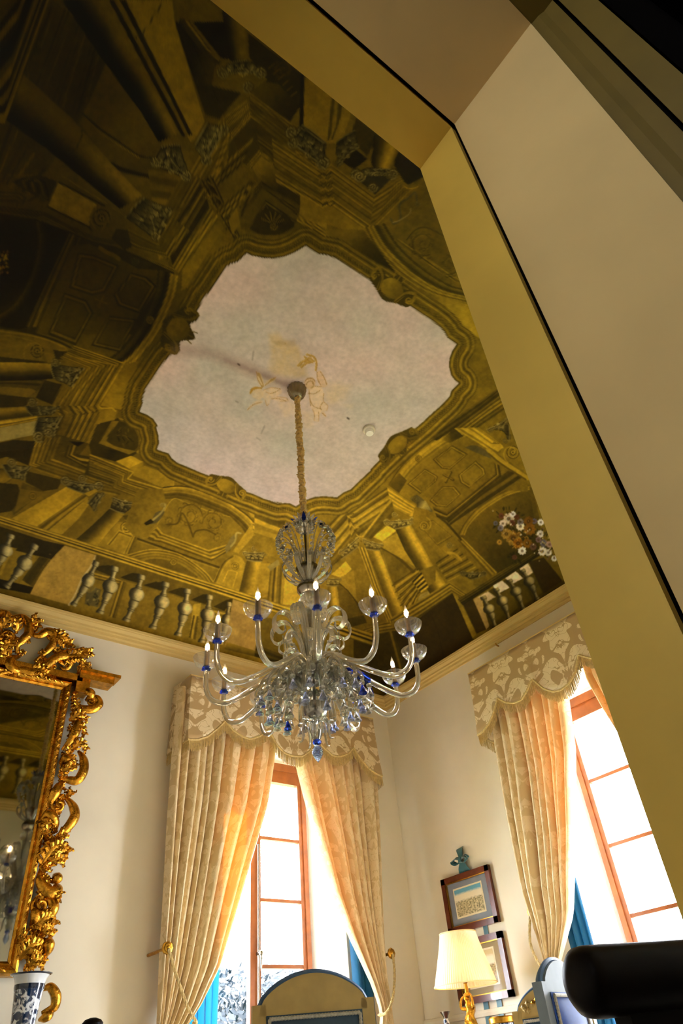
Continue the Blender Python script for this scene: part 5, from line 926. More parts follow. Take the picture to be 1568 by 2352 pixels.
# skirt: ribbed beads, drooping tubes, bell drops
for r,z,n,s in((.105,1.585,22,.017),(.150,1.560,28,.018),(.190,1.53,34,.018)):
    for k in range(n):
        a=2*PI*k/n; c=pol(r,a,z); MB().lathe([(.004,-s),(s*.75,-s*.7),(s,0),(s*.75,s*.7),(.004,s)],c,10,.10,5).build('skirt_bead',M_['glass'],ch,True)
rg=random.Random(4)
def bell(c,m,s=1.):
    return MB().lathe([(.002,.022*s),(.006*s,.014*s),(.009*s,.004*s),(.012*s,-.008*s),(.019*s,-.018*s),(.017*s,-.018*s),(.008*s,-.008*s),(.002,.004*s)],c,14,.10,6).build('bell_drop',m,ch,True)
for ring,(r0,r1,z0,z1,n) in enumerate(((.10,.272,1.545,1.448,22),(.08,.222,1.525,1.405,17),(.06,.160,1.505,1.385,10))):
    for k in range(n):
        a=2*PI*(k+.5*ring)/n; dr=rg.uniform(-.012,.012); dz=rg.uniform(-.02,.015)
        p=catmull([pol(r0,a,z0),pol((r0+r1)/2,a,z0+.035),pol(r1*.9+dr,a,z0-.005),pol(r1+dr,a,(z0+z1)/2+dz),pol(r1*.99+dr,a,z1+.03+dz)],5)
        MB().tube(p,[.011,.012,.011,.008],8).build('drooping_tube',M_['blue' if (ring==0 and k in(19,20)) else 'glass'],ch,True)
        q=pol(r1*.99+dr,a,z1+dz); MB().lathe([(0,.014),(.012,.008),(.014,0),(.010,-.010),(0,-.013)],(q[0],q[1],q[2]+.018),10,.1,5).build('glass_bead',M_['glass'],ch,True)
        bell((q[0],q[1],q[2]-.016),M_['blue' if rg.random()<.05 else 'bluish' if rg.random()<.5 else 'glass'],1.1)
MB().lathe([(.01,1.352),(.030,1.356),(.052,1.375),(.060,1.40),(.060,1.425),(.05,1.43)],(CX,CY,HC),32).build('silver_bowl',M_['silver'],ch,True)
MB().lathe([(.010,1.245),(.018,1.255),(.026,1.28),(.034,1.31),(.030,1.335),(.016,1.352)],(CX,CY,HC),24,.08,8).build('finial_vase',M_['glass'],ch,True)
MB().lathe([(.006,1.225),(.018,1.232),(.021,1.243),(.012,1.252)],(CX,CY,HC),20,.1,8).build('finial_collar',M_['blue'],ch,True)
for k in range(5):
    a=2*PI*(k+.15)/5; MB().tube(catmull([pol(.012,a,1.335),pol(.045,a,1.348),pol(.062,a,1.32),pol(.064,a,1.27),pol(.072,a,1.245),pol(.088,a,1.242)],5),[.007,.008,.007,.005,.002],8).build('hook_leaf',M_['glass'],ch,True)
pc=MB()
for q in range(9): z=1.222-.0085*q; r=.024*math.sin(PI*(.18+.76*q/8)); pc.lathe([(r*.55,z+.004),(r,z),(r*.9,z-.006),(r*.5,z-.008)],(CX,CY,HC),14,.16,7)
pc.build('pinecone_drop',M_['bluish'],ch,True)
# ------------------------------------------------------------------ gilded mirror on the far wall
MX=.855; MG=(MX-.45,MX+.45,HC+.695,HC+2.357)               # glass: x0,x1,z0,z1
mir=empty('mirror',(MX,YA,MG[2]-.3),'tall mirror in a carved gilt frame of scrolls and leaves on the far wall','mirror')
M_['mirror']=mat('mirror_glass',(150,146,134),.03,metal=1.)
MB().box((MX,YA-.045,(MG[2]+MG[3])/2),(.92,.012,MG[3]-MG[2]+.02)).build('mirror_glass',M_['mirror'],mir)
MB().box((MX,YA-.02,(MG[2]+MG[3])/2),(1.02,.04,MG[3]-MG[2]+.12)).build('back_board',M_['darkwood'],mir)
def fmould(p,q,inn):
    prof=[(0,.02),(0,.055),(.012,.066),(.022,.060),(.030,.072),(.045,.082),(.060,.076),(.070,.05),(.072,.0)]; p=Vector(p);q=Vector(q);d=(q-p).normalized();o_=Vector(inn); rows=[[p-d*a-o_*a+Vector((0,-b,0)),q+d*a-o_*a+Vector((0,-b,0))] for a,b in prof]; return MB().grid(rows)
x0,x1,z0,z1=MG
for a,b,i_ in(((x0,YA,z0),(x0,YA,z1),(1,0,0)),((x0,YA,z1),(x1,YA,z1),(0,0,-1)),((x1,YA,z1),(x1,YA,z0),(-1,0,0)),((x1,YA,z0),(x0,YA,z0),(0,0,1))):
    fr_=fmould(a,b,i_).build('frame_moulding',M_['gold'],mir)
    bd=MB(); A_=Vector(a);B_=Vector(b); n=int((B_-A_).length/.042)
    for q in range(n):
        c=A_.lerp(B_,(q+.5)/n)-Vector(i_)*.045+Vector((0,-.078,0)); dirv=(B_-A_).normalized(); bd.tube([c-dirv*.017-Vector(i_)*.008,c+Vector((0,-.007,0)),c+dirv*.017+Vector(i_)*.008],[.003,.008,.003],6)
    tag(bd.build('carved_leaf_run',M_['gold'],fr_,True),kind='stuff')
def m6(s): return [tuple(float(t) for t in p.split(',')) for p in s.split()]
def wallp(p,d=.06,dx=0):
    q=at(p[0]*.4134,1380+p[1]*.4134,1,YA-d); return np.array([q[0],YA-d,q[2]])
def carve(name,s,r,rad=(.3,.9,1.,.8,.3),d=.06,bow=.035):
    """carved scroll: tapering rounded member following a traced line, bowed off the wall"""
    pts=catmull([wallp(p,d) for p in m6(s)],7); n=len(pts)
    for sgn in(1,-1):
        P_=[]
        for i,p in enumerate(pts):
            q=p.copy(); q[1]-=bow*math.sin(PI*i/(n-1)); q[0]=p[0] if sgn>0 else 2*MX-p[0]; P_.append(q)
        mb=MB().tube(P_,[max(.003,k*r) for k in rad],10,.8,(0,1,0)); mb.build(name,M_['gold'],mir,True)
def spir(name,c,r,rad,turn=1.6,a0=0.,sg=1):
    for sgn in(1,-1):
        o=wallp(c,.06); P_=[]
        for t in np.linspace(0,1,26):
            a=a0+sg*t*turn*2*PI; rr=r*(1-.8*t); P_.append((o[0]+rr*math.cos(a) if sgn>0 else 2*MX-o[0]-rr*math.cos(a),YA-.06-.05*t,o[2]+rr*math.sin(a)))
        MB().tube(P_,[rad*.8,rad,rad*.9,rad*.8,rad],10,.9,(0,1,0)).build(name,M_['gold'],mir,True)
def leaf(s,w_,d=.06,bow=.05):
    """acanthus leaf: a fan of curling lobes along a traced rib"""
    pts=catmull([wallp(p,d) for p in m6(s)],6); n=len(pts)
    for sgn in(1,-1):
        mb=MB()
        P_=[]
        for i,p in enumerate(pts):
            q=Vector(p); q.y-=bow*math.sin(PI*min(1,i/(n-1)*1.15)); P_.append(Vector((q.x if sgn>0 else 2*MX-q.x,q.y,q.z)))
        mb.tube(P_,[w_*.35,w_*.5,w_*.4,w_*.25],8,.8,(0,1,0))
        for i in range(1,n-1,2):
            t=(P_[i+1]-P_[i-1]).normalized(); sd=t.cross(Vector((0,1,0)))
            for s2 in(-1,1):
                L_=w_*(1.5-.8*i/n); e=P_[i]+t*L_*.7+sd*s2*L_; mid=P_[i]+t*L_*.3+sd*s2*L_*.65+Vector((0,-.012,0)); mb.tube([P_[i],mid,e,e+t*L_*.15-sd*s2*L_*.25+Vector((0,-.012,0))],[w_*.32,w_*.36,w_*.22,w_*.2],6,.7,(0,1,0))
        mb.build('acanthus_leaf',M_['gold'],mir,True)
# top ledge pieces
for sgn in(1,-1):
    cx=MX+sgn*(1.60-MX); MB().box((cx-sgn*.07,YA-.06,HC+2.475),(.26,.12,.05)).box((cx-sgn*.05,YA-.07,HC+2.512),(.30,.14,.025)).box((cx-sgn*.16,YA-.05,HC+2.41),(.10,.10,.12)).build('ledge',M_['gold'],mir)
MB().box((MX,YA-.05,HC+2.455),(1.15,.10,.05)).build('top_rail',M_['gold'],mir)
S=.034
for s in('60,92 110,95 145,130 150,190 120,225 90,260 110,310','-40,420 40,395 110,390 180,405 250,365 310,325 365,318 385,355 360,385 335,365','110,310 60,330 45,370 90,395 150,385','160,180 210,200 255,180 290,200 285,250 240,300 200,330','400,535 440,598 500,612 538,585 525,552 500,560 505,580','440,505 485,515 495,540 475,555','445,620 425,690 395,770 345,830','435,835 455,880 455,945 420,1005 370,1000 335,985','330,905 355,885 372,905 360,935','345,1005 312,1050 285,1100 270,1150','355,1085 395,1140 405,1200 375,1255 335,1300 320,1345','222,1225 262,1195 295,1235 305,1290','225,1490 215,1560 250,1620 300,1625 318,1600 298,1580','300,1520 306,1550 280,1560','245,1640 285,1690 275,1745 250,1790','185,1700 190,1760 170,1810','240,1880 260,1920 250,1980'): carve('carved_scroll',s,S)
for c,r,a0,sg in(((318,1145),.048,.3,1),((215,1700),.056,.2,1),((30,200),.05,2.,-1),((505,570),.03,0,1),((395,905),.03,1.,1)): spir('carved_volute',c,r,.013,1.7,a0,sg)
for s,w_ in(('160,150 190,120 215,150','.028'),('250,190 310,210 350,240 398,238','.034'),('300,330 380,320 430,320 465,290 505,285','.034'),('430,410 455,370 495,360','.028'),('-20,330 40,250 90,200','.03'),('0,160 40,110 60,95','.03'),('150,400 200,400 250,420 320,410','.03'),('385,665 430,640 485,660','.026'),('410,720 445,715 470,745','.024'),('395,830 440,800 480,830','.026'),('330,960 380,930 420,900','.026'),('360,1100 380,1075 372,1060','.02'),('205,1230 240,1260 270,1320','.028'),('225,1480 265,1400 330,1365 378,1400','.034'),('300,1330 330,1310 370,1270','.026'),('260,1470 310,1440 355,1450','.028'),('285,1640 310,1650 322,1675','.022'),('170,1810 220,1780 270,1770 298,1800','.032'),('200,1860 250,1830 290,1850','.03'),('110,1990 150,1930 210,1920 245,1960','.034'),('140,2040 190,2000 240,2015','.03'),('90,1900 120,1880 140,1920','.026')): leaf(s,float(w_)*1.25)
# denser foliage filling the carved border and the crest
rg=random.Random(21)
OUT=m6('500,600 470,680 455,760 465,840 440,930 410,1010 390,1100 390,1200 350,1290 350,1400 330,1470 290,1540 300,1640 270,1720 285,1820 265,1900 235,1990 220,2050')
INN=m6('385,600 365,680 350,760 335,840 320,930 300,1010 285,1100 270,1200 250,1290 235,1400 222,1470 205,1540 190,1640 170,1720 155,1820 140,1900 125,1990 112,2050')
for q in range(34):
    t=q/33*(len(OUT)-1); i=min(int(t),len(OUT)-2); f_=t-i; o_=np.array(OUT[i])*(1-f_)+np.array(OUT[i+1])*f_; n_=np.array(INN[i])*(1-f_)+np.array(INN[i+1])*f_; a_=n_*.75+o_*.25; e=n_*.25+o_*(.62+.13*rg.random()); up=rg.choice((-1,1))*rg.uniform(20,55)
    leaf('%f,%f %f,%f %f,%f'%(a_[0],a_[1]+up,(a_[0]+e[0])/2,(a_[1]+e[1])/2+up*.2,e[0],e[1]-up*.5),rg.uniform(.018,.03),.05,.03)
for q in range(20):
    x=rg.uniform(-20,330); y=rg.uniform(150,400) if x<200 else rg.uniform(230+(x-200)*.4,410); a=rg.uniform(0,6.28); l_=rg.uniform(25,45)
    leaf('%f,%f %f,%f %f,%f'%(x,y,x+l_*math.cos(a),y+l_*math.sin(a),x+l_*1.6*math.cos(a+.7),y+l_*1.6*math.sin(a+.7)),rg.uniform(.018,.028),.05,.03)
carve('carved_scroll','230,2290 290,2260 298,2200 270,2150 235,2160',.03); carve('carved_scroll','215,2330 255,2310 290,2270',.026)
# console under the mirror (its top carries the vase)
con=empty('console_table',(MX,YA-.2,0),'marble-topped gilt console table under the gilded mirror','table')
M_['marble']=mat('marble',(190,184,176),.3,noise=.2,nscale=6)
MB().box((MX+.1,YA-.21,.925),(1.5,.40,.05)).build('top',M_['marble'],con); MB().box((MX+.1,YA-.2,.85),(1.36,.34,.10)).build('apron',M_['gold'],con)
for sx in(-.6,.8):
    for sy in(-.06,-.34): MB().lathe([(.03,0),(.035,.05),(.022,.10),(.03,.4),(.045,.7),(.04,.80)],(MX+sx,YA+sy,0),12).build('leg',M_['gold'],con,True)
# ------------------------------------------------------------------ beaker vase in front of the mirror
def porcelain(name,scale=22.):
    m=mat(name,(232,236,240),.12,coat=.6); N=m.node_tree.nodes; Lk=m.node_tree.links; tc=N.new('ShaderNodeTexCoord'); n1=N.new('ShaderNodeTexNoise'); n1.inputs['Scale'].default_value=scale; n1.inputs['Detail'].default_value=7; n1.inputs['Distortion'].default_value=1.4; Lk.new(tc.outputs['Object'],n1.inputs['Vector']); r=N.new('ShaderNodeValToRGB'); r.color_ramp.elements[0].position=.47; r.color_ramp.elements[0].color=(*lin((16,40,76)),1); r.color_ramp.elements[1].position=.55; r.color_ramp.elements[1].color=(*lin((214,222,232)),1); Lk.new(n1.outputs['Fac'],r.inputs['Fac']); Lk.new(r.outputs['Color'],N['Principled BSDF'].inputs['Base Color']); return m
M_['porc']=porcelain('blue_white_porcelain'); M_['navy']=mat('navy_glaze',(14,28,52),.12,coat=.6); M_['porcw']=mat('white_glaze',(206,212,220),.1,coat=.7)
vx,vy=1.372,4.53; vz=.95
vs=empty('vase',(vx,vy,vz),'blue and white porcelain beaker vase with flared dark rim before the mirror','vase')
H_=HC+.60-vz
MB().lathe([(.055,0),(.060,.01),(.058,.02),(.054,.08),(.060,H_*.45),(.070,H_*.74),(.075,H_*.82)],(vx,vy,vz),36).build('body',M_['porc'],vs,True); MB().lathe([(.0755,H_*.82),(.078,H_*.85),(.0775,H_*.88),(.0765,H_*.88)],(vx,vy,vz),36).build('band',M_['navy'],vs,True); MB().lathe([(.076,H_*.88),(.082,H_*.94),(.094,H_*.985),(.090,H_*.985),(.078,H_*.94),(.072,H_*.88)],(vx,vy,vz),36).build('neck',M_['porcw'],vs,True); MB().lathe([(.094,H_*.982),(.106,H_*.992),(.108,H_),(.100,H_*1.004),(.090,H_*.99)],(vx,vy,vz),36).build('rim',M_['navy'],vs,True)
# ------------------------------------------------------------------ framed prints and their ribbon on the right wall
M_['mat_grey']=mat('mount_blue_grey',(128,134,146),.7,noise=.08,nscale=20); M_['paper']=mat('paper_cream',(236,222,186),.7); M_['pglass']=glassy('picture_glass',(255,255,255),.90,.02,1.3)
def printmat(name,warm,sky):
    m=mat(name,(236,222,186),.7); N=m.node_tree.nodes; Lk=m.node_tree.links; tc=N.new('ShaderNodeTexCoord'); sp=N.new('ShaderNodeSeparateXYZ'); Lk.new(tc.outputs['Generated'],sp.inputs[0]); nz=N.new('ShaderNodeTexNoise'); nz.inputs['Scale'].default_value=16; nz.inputs['Detail'].default_value=9; nz.inputs['Roughness'].default_value=.75; Lk.new(tc.outputs['Generated'],nz.inputs['Vector']); r=N.new('ShaderNodeValToRGB'); cr=r.color_ramp; cr.elements[0].position=.40; cr.elements[0].color=(*lin((92,84,48)),1); cr.elements[1].position=.58; cr.elements[1].color=(*lin(warm),1); Lk.new(nz.outputs['Fac'],r.inputs['Fac'])
    ad=N.new('ShaderNodeMath'); ad.operation='MULTIPLY_ADD'; ad.inputs[1].default_value=.16; Lk.new(nz.outputs['Fac'],ad.inputs[0]); Lk.new(sp.outputs[2],ad.inputs[2]); g=N.new('ShaderNodeMapRange'); g.inputs['From Min'].default_value=.60; g.inputs['From Max'].default_value=.68; Lk.new(ad.outputs[0],g.inputs['Value']); g2=N.new('ShaderNodeMapRange'); g2.inputs['From Min'].default_value=.86; g2.inputs['From Max'].default_value=.95; Lk.new(ad.outputs[0],g2.inputs['Value'])
    a=N.new('ShaderNodeMix'); a.data_type='RGBA'; Lk.new(g.outputs['Result'],a.inputs['Factor']); Lk.new(r.outputs['Color'],a.inputs['A']); a.inputs['B'].default_value=(*lin((238,226,196)),1); b=N.new('ShaderNodeMix'); b.data_type='RGBA'; Lk.new(g2.outputs['Result'],b.inputs['Factor']); Lk.new(a.outputs['Result'],b.inputs['A']); b.inputs['B'].default_value=(*lin(sky),1); Lk.new(b.outputs['Result'],N['Principled BSDF'].inputs['Base Color']); return m
def picture(label,y0,y1,z0,z1,pm,mountm,inset):
    root=empty('framed_print',(XB,(y0+y1)/2,z0),label,'picture','framed prints on the right wall'); F_=.042
    for (a,b,c,d) in((y0,y1,z1-F_,z1),(y0,y1,z0,z0+F_),(y0,y0+F_,z0,z1),(y1-F_,y1,z0,z1)):
        MB().box((XB-.022,(a+b)/2,(c+d)/2),(.028,b-a,d-c)).build('frame_rail',M_['mahog'],root)
    for (a,b,c,d) in((y0+F_,y1-F_,z1-F_-.006,z1-F_),(y0+F_,y1-F_,z0+F_,z0+F_+.006),(y0+F_,y0+F_+.006,z0+F_,z1-F_),(y1-F_-.006,y1-F_,z0+F_,z1-F_)): MB().box((XB-.019,(a+b)/2,(c+d)/2),(.02,b-a,d-c)).build('gilt_slip',M_['brass'],root)
    MB().box((XB-.010,(y0+y1)/2,(z0+z1)/2),(.006,y1-y0-2*F_,z1-z0-2*F_)).build('mount',mountm,root)
    ya,yb,za,zb=y0+inset[0],y1-inset[1],z0+inset[2],z1-inset[3]; MB().box((XB-.0137,(ya+yb)/2,(za+zb)/2),(.002,yb-ya+.024,zb-za+.024)).build('print_margin',M_['paper'],root); MB().box((XB-.0152,(ya+yb)/2,(za+zb)/2),(.002,yb-ya,zb-za)).build('print',pm,root)
    MB().box((XB-.0205,(y0+y1)/2,(z0+z1)/2),(.002,y1-y0-2*F_,z1-z0-2*F_)).build('glass',M_['pglass'],root)
M_['mount_tan']=mat('mount_tan',(150,128,84),.7)
picture('upper framed print with grey mount and blue sky, hung under the teal bow',3.890,4.420,HC+.838,HC+1.228,printmat('print_hills',(226,208,160),(96,168,196)),M_['mat_grey'],(.125,.115,.105,.10))
picture('lower framed print with tan mount, half hidden behind the lamp shade',3.893,4.423,HC+.386,HC+.782,printmat('print_trees',(206,176,112),(214,190,134)),M_['mount_tan'],(.125,.13,.10,.09))
M_['teal']=mat('teal_ribbon',(20,92,104),.35,noise=.2,nscale=12,sheen=.5)
rb=empty('picture_ribbon',(XB,4.15,HC+.2),'teal satin ribbon with a bow carrying the two framed prints','ribbon')
def ribbon(name,pts,w_,nrm=(1,0,0)): return leafstrip([Vector(p) for p in pts],w_,(0,1,0),.003).build(name,M_['teal'],rb,True)
Y0=4.165
ribbon('top_loop',catmull([(XB-.006,Y0+.005,HC+1.415),(XB-.02,Y0,HC+1.40),(XB-.03,Y0-.01,HC+1.36),(XB-.03,Y0-.01,HC+1.325)],5),[.034,.034,.026,.02])
for sg in(-1,1): ribbon('bow_loop',catmull([(XB-.03,Y0-.015,HC+1.318),(XB-.045,Y0-.015+sg*.05,HC+1.345),(XB-.05,Y0-.015+sg*.075,HC+1.325),(XB-.045,Y0-.015+sg*.06,HC+1.295),(XB-.03,Y0-.015,HC+1.312)],5),[.012,.028,.034,.026,.012]) if 0 else leafstrip([Vector(p) for p in catmull([(XB-.03,Y0-.015,HC+1.318),(XB-.05,Y0-.015+sg*.045,HC+1.338),(XB-.055,Y0-.015+sg*.078,HC+1.318),(XB-.045,Y0-.015+sg*.05,HC+1.298),(XB-.03,Y0-.015,HC+1.310)],5)],[.010,.026,.030,.024,.010],(1,0,.6),.004).build('bow_loop',M_['teal'],rb,True)
MB().box((XB-.045,Y0-.015,HC+1.316),(.03,.03,.032)).build('bow_knot',M_['teal'],rb)
for sg in(-1,1): ribbon('bow_tail',catmull([(XB-.035,Y0-.015,HC+1.31),(XB-.03,Y0-.015+sg*.022,HC+1.26),(XB-.012,Y0-.015+sg*.036,HC+1.215),(XB-.005,Y0-.02+sg*.05,HC+1.10)],5),[.016,.026,.030,.030])
for yy in(4.055,4.185): 
    ribbon('hanging_strip',[(XB-.004,yy,HC+.845),(XB-.006,yy,HC+.81),(XB-.004,yy,HC+.775)],[.022,.022]); ribbon('hanging_strip',[(XB-.004,yy,HC+.40),(XB-.008,yy,HC+.33),(XB-.010,yy,HC+.26),(XB-.004,yy-.01,HC+.18),(XB-.010,yy+.01,HC+.10)],[.024,.024,.026])
# ------------------------------------------------------------------ side table with lamp, candlestick and box
tb=empty('side_table',(4.18,3.95,0),'dark wooden side table against the right wall under the prints','table'); TZ=.86
MB().box((4.20,4.06,TZ-.02),(.56,1.02,.04)).build('top',M_['mahog'],tb); MB().box((4.20,4.06,TZ-.09),(.48,.94,.10)).build('apron',M_['mahog'],tb)
for dx in(-.22,.22):
    for dy in(-.48,.48): MB().lathe([(.018,0),(.022,.04),(.018,.2),(.026,.6),(.030,TZ-.14)],(4.20+dx,4.06+dy*.93,0),12).build('leg',M_['mahog'],tb,True)
lx,ly=4.085,3.945; lamp=empty('table_lamp',(lx,ly,TZ),'lit table lamp with pleated white shade on a gilt figure base','lamp')
M_['shade']=cloth_mat('pleated_shade',(240,228,200),.55); M_['shade_in']=cloth_mat('shade_lining',(244,226,180),.5)
zb_,zt_=HC+.462,HC+.765
prof=[(.212,zb_),(.195,zb_+.055),(.178,zb_+.11),(.160,zb_+.17),(.143,zb_+.23),(.126,zt_)]
MB().lathe(prof,(lx,ly,0),240,.007,80,cap=False).build('lamp_shade',M_['shade'],lamp,True)
for r,z in((.2135,zb_),(.127,zt_)): MB().tube([(lx+r*math.cos(a),ly+r*math.sin(a),z) for a in np.linspace(0,2*PI,49)],.004,6).build('shade_rim',M_['shade_in'],lamp,True)
gb=MB(); gb.lathe([(.07,TZ),(.075,TZ+.012),(.06,TZ+.03),(.045,TZ+.05),(.05,TZ+.06),(.03,TZ+.07)],(lx,ly,0),20); gb.build('base',M_['gold'],lamp,True)
# twisted caryatid: draped body, shoulders, head carrying the fitting
fg=[];zz=np.linspace(TZ+.065,HC+.40,26)
fb=MB(); Vv=[];Ff=[]; prof_r=np.interp(np.linspace(0,1,26),[0,.1,.25,.42,.55,.66,.74,.80,.86,.92,1],[.030,.034,.040,.036,.026,.030,.034,.030,.015,.022,.014])
for i,(z,r) in enumerate(zip(zz,prof_r)):
    off=.012*math.sin(i*.45)
    for k in range(20):
        a=2*PI*k/20; rr=r*(1+.16*math.cos(5*a+i*.5)*(1 if i<17 else .2)); Vv.append((lx+off+rr*math.cos(a)*1.1,ly+rr*math.sin(a)*.85,z))
for i in range(25):
    for k in range(20): Ff.append((i*20+k,i*20+(k+1)%20,(i+1)*20+(k+1)%20,(i+1)*20+k))
fb.add(Vv,Ff+[tuple(range(20))[::-1],tuple(25*20+k for k in range(20))]); fgo=fb.build('figure',M_['gold'],lamp,True)
for sg in(-1,1): MB().tube(catmull([(lx,ly+sg*.026,HC+.33),(lx-.02,ly+sg*.055,HC+.34),(lx-.015,ly+sg*.05,HC+.385),(lx,ly+sg*.025,HC+.405)],5),[.011,.010,.008,.006],8).build('figure_arm',M_['gold'],fgo,True)
MB().lathe([(.012,HC+.395),(.030,HC+.400),(.026,HC+.412),(.014,HC+.42),(.010,HC+.47),(.016,HC+.475),(.008,HC+.50)],(lx,ly,0),16).build('fitting',M_['brass'],lamp,True)
M_['lampbulb']=mat('lamp_bulb',(255,230,190),.3,emit=(255,196,110),estr=9.); MB().lathe([(.01,HC+.50),(.025,HC+.53),(.032,HC+.565),(.024,HC+.595),(.004,HC+.61)],(lx,ly,0),16).build('bulb',M_['lampbulb'],lamp,True)
MB().tube([(lx+.126,ly,zt_-.003),(lx-.126,ly,zt_-.003)],.003,6).tube([(lx,ly,HC+.61),(lx,ly,zt_)],.003,6).build('spider',M_['brass'],lamp)
cs=empty('candlestick',(4.22,4.32,TZ),'small silver candlestick with blue rings beside the lamp','candlestick')
MB().lathe([(.045,TZ),(.048,TZ+.01),(.03,TZ+.02),(.010,TZ+.04),(.014,TZ+.08),(.010,TZ+.12),(.013,TZ+.15)],(4.22,4.32,0),20).build('stem',M_['silver'],cs,True); MB().lathe([(.012,TZ+.15),(.020,TZ+.16),(.022,TZ+.185),(.016,TZ+.20)],(4.22,4.32,0),20).build('knop',M_['porc'],cs,True); MB().lathe([(.014,TZ+.20),(.020,TZ+.215),(.034,TZ+.235),(.036,TZ+.24),(.018,TZ+.232),(.012,TZ+.21)],(4.22,4.32,0),20).build('cup',M_['silver'],cs,True)
jx,jy=4.08,3.675; jr=empty('porcelain_jar',(jx,jy,TZ),'white porcelain jar with teal flowers and a gilt rim beside the lamp','jar')
M_['porc2']=porcelain('teal_flower_porcelain',30.); MB().lathe([(.05,TZ),(.065,TZ+.02),(.078,TZ+.07),(.076,TZ+.115)],(jx,jy,0),32).build('body',M_['porc2'],jr,True); MB().lathe([(.076,TZ+.115),(.082,TZ+.12),(.083,TZ+.145),(.076,TZ+.152),(.07,TZ+.15),(.07,TZ+.12)],(jx,jy,0),40,.02,20).build('rim',M_['brass'],jr,True)
# ------------------------------------------------------------------ chairs
M_['chairgold']=mat('chair_cream_gold',(176,150,90),.45,noise=.15,nscale=12); M_['chairblue']=mat('chair_blue_grey',(112,126,142),.45,noise=.15,nscale=12); M_['uph_dk']=mat('upholstery_slate_blue',(40,66,88),.6,noise=.12,nscale=90,sheen=.3); M_['uph']=mat('upholstery_bright_blue',(12,72,168),.6,noise=.1,nscale=90,sheen=.1); M_['gimp']=mat('gimp_braid',(176,172,158),.6,noise=.3,nscale=120); M_['edge']=mat('edge_blue',(70,100,140),.5)
def chair(label,L,R,zs,za,fm,um,em,seatdir,crest=False,arch=(.10,.14)):
    """upholstered side chair with an arched back between two square shoulders"""
    L=Vector((*L,0));R=Vector((*R,0)); X=(R-L); W=X.length; X/=W; Yd=Vector((seatdir[0],seatdir[1],0)); Yd=(Yd-X*Yd.dot(X)).normalized(); root=empty('dining_chair',(L+R)/2,label,'chair','upholstered dining chairs')
    def p(s,d,z): return L+X*s+Yd*d+Vector((0,0,z))
    T=.045; fw=.052; zl=.50
    for s in(0,W-fw): MB().prism([p(s,0,zl),p(s+fw,0,zl),p(s+fw,0,zs),p(s,0,zs)],-Yd*T).build('back_stile',fm,root)
    n=26; top=[]
    for i in range(n+1):
        t=i/n; s=fw*.55+(W-fw*1.1)*t; z=zs-.012+(za-zs+.012)*math.sin(PI*t)**.62; top.append((s,z))
    rail=[p(s,0,z) for s,z in top]+[p(W-fw*.55,0,zs-.036),p(fw*.55,0,zs-.036)]; tr=MB().prism(rail,-Yd*T).build('top_rail',fm,root)
    edge=MB().tube([p(s,-T/2,z+.004) for s,z in top],.012,6); edge.build('top_edge',em,tr,True)
    if crest:
        rg=random.Random(6)
        for k in range(26):
            t=.16+.68*rg.random(); s=W*t; zz=zs-.02+(za-zs)*math.sin(PI*t)**.62*rg.uniform(.1,.8); MB().lathe([(0,-.006),(.012,-.002),(.008,.004),(0,.007)],p(s,.006,zz),8,.25,4,Yd.to_track_quat('Z','Y').to_matrix()).build('carved_leaf',M_['gold'] if k%2 else M_['chairgold'],tr,True)
    MB().prism([p(fw,0,zl),p(W-fw,0,zl),p(W-fw,0,zl+.06),p(fw,0,zl+.06)],-Yd*T).build('lower_rail',fm,root)
    pz0,pz1=zl+.06,zs-.036; rows=[]
    for i in range(9):
        rows.append([p(fw+(W-2*fw)*k/8,.004+.022*(math.sin(PI*i/8)*math.sin(PI*k/8))**.5,pz0+(pz1-pz0)*i/8) for k in range(9)])
    up=MB().grid(rows).build('back_upholstery',um,root,True,fix=False); MB().prism([p(fw,-.03,pz0),p(W-fw,-.03,pz0),p(W-fw,-.03,pz1),p(fw,-.03,pz1)],-Yd*.012).build('back_cover',um,root)
    b=.012
    for pts in(([fw+b,pz1-b],[W-fw-b,pz1-b]),([fw+b,pz0],[fw+b,pz1-b]),([W-fw-b,pz0],[W-fw-b,pz1-b])): 
        (s0,z0_),(s1,z1_)=pts; nn=int(max(abs(s1-s0),abs(z1_-z0_))/.006); MB().tube([p(s0+(s1-s0)*t/nn,.012+.002*(t%2),z0_+(z1_-z0_)*t/nn) for t in range(nn+1)],[.0075,.006]*int(nn/2+1),6).build('gimp_braid',M_['gimp'],up,True)
    MB().prism([p(-.01,-T*.3,.40),p(W+.01,-T*.3,.40),p(W+.03,.46,.40),p(-.03,.46,.40)],(0,0,.05)).build('seat_frame',fm,root)
    rows=[[p(W*k/8,.0+.45*i/8,.45+.05*(math.sin(PI*(i+.3)/8.6)*math.sin(PI*(k+.3)/8.6))**.4) for k in range(9)] for i in range(9)]; MB().grid(rows).build('seat',um,root,True,fix=False)
    for s in(0,W-fw): MB().prism([p(s,0,0),p(s+fw,0,0),p(s+fw,0,zl),p(s,0,zl)],-Yd*T).build('leg',fm,root)
    for s in(.01,W-.01): MB().lathe([(.012,0),(.016,.05),(.020,.3),(.026,.38),(.026,.40)],p(s,.42,0),12).build('leg',fm,root,True)
    return root
c1L,c1R=(1.708,2.80),(2.153,2.60)
chair('pale gold dining chair with rounded arched back and slate blue panel below the far window',c1L,c1R,HC+.268,HC+.362,M_['chairgold'],M_['uph_dk'],M_['edge'],(-.3,-1))
chair('blue-grey dining chair with bright blue back beside the dark rolled rail',(2.70,2.182),(3.08,2.262),HC+.266,HC+.345,M_['chairblue'],M_['uph'],M_['edge'],(.1,-1))
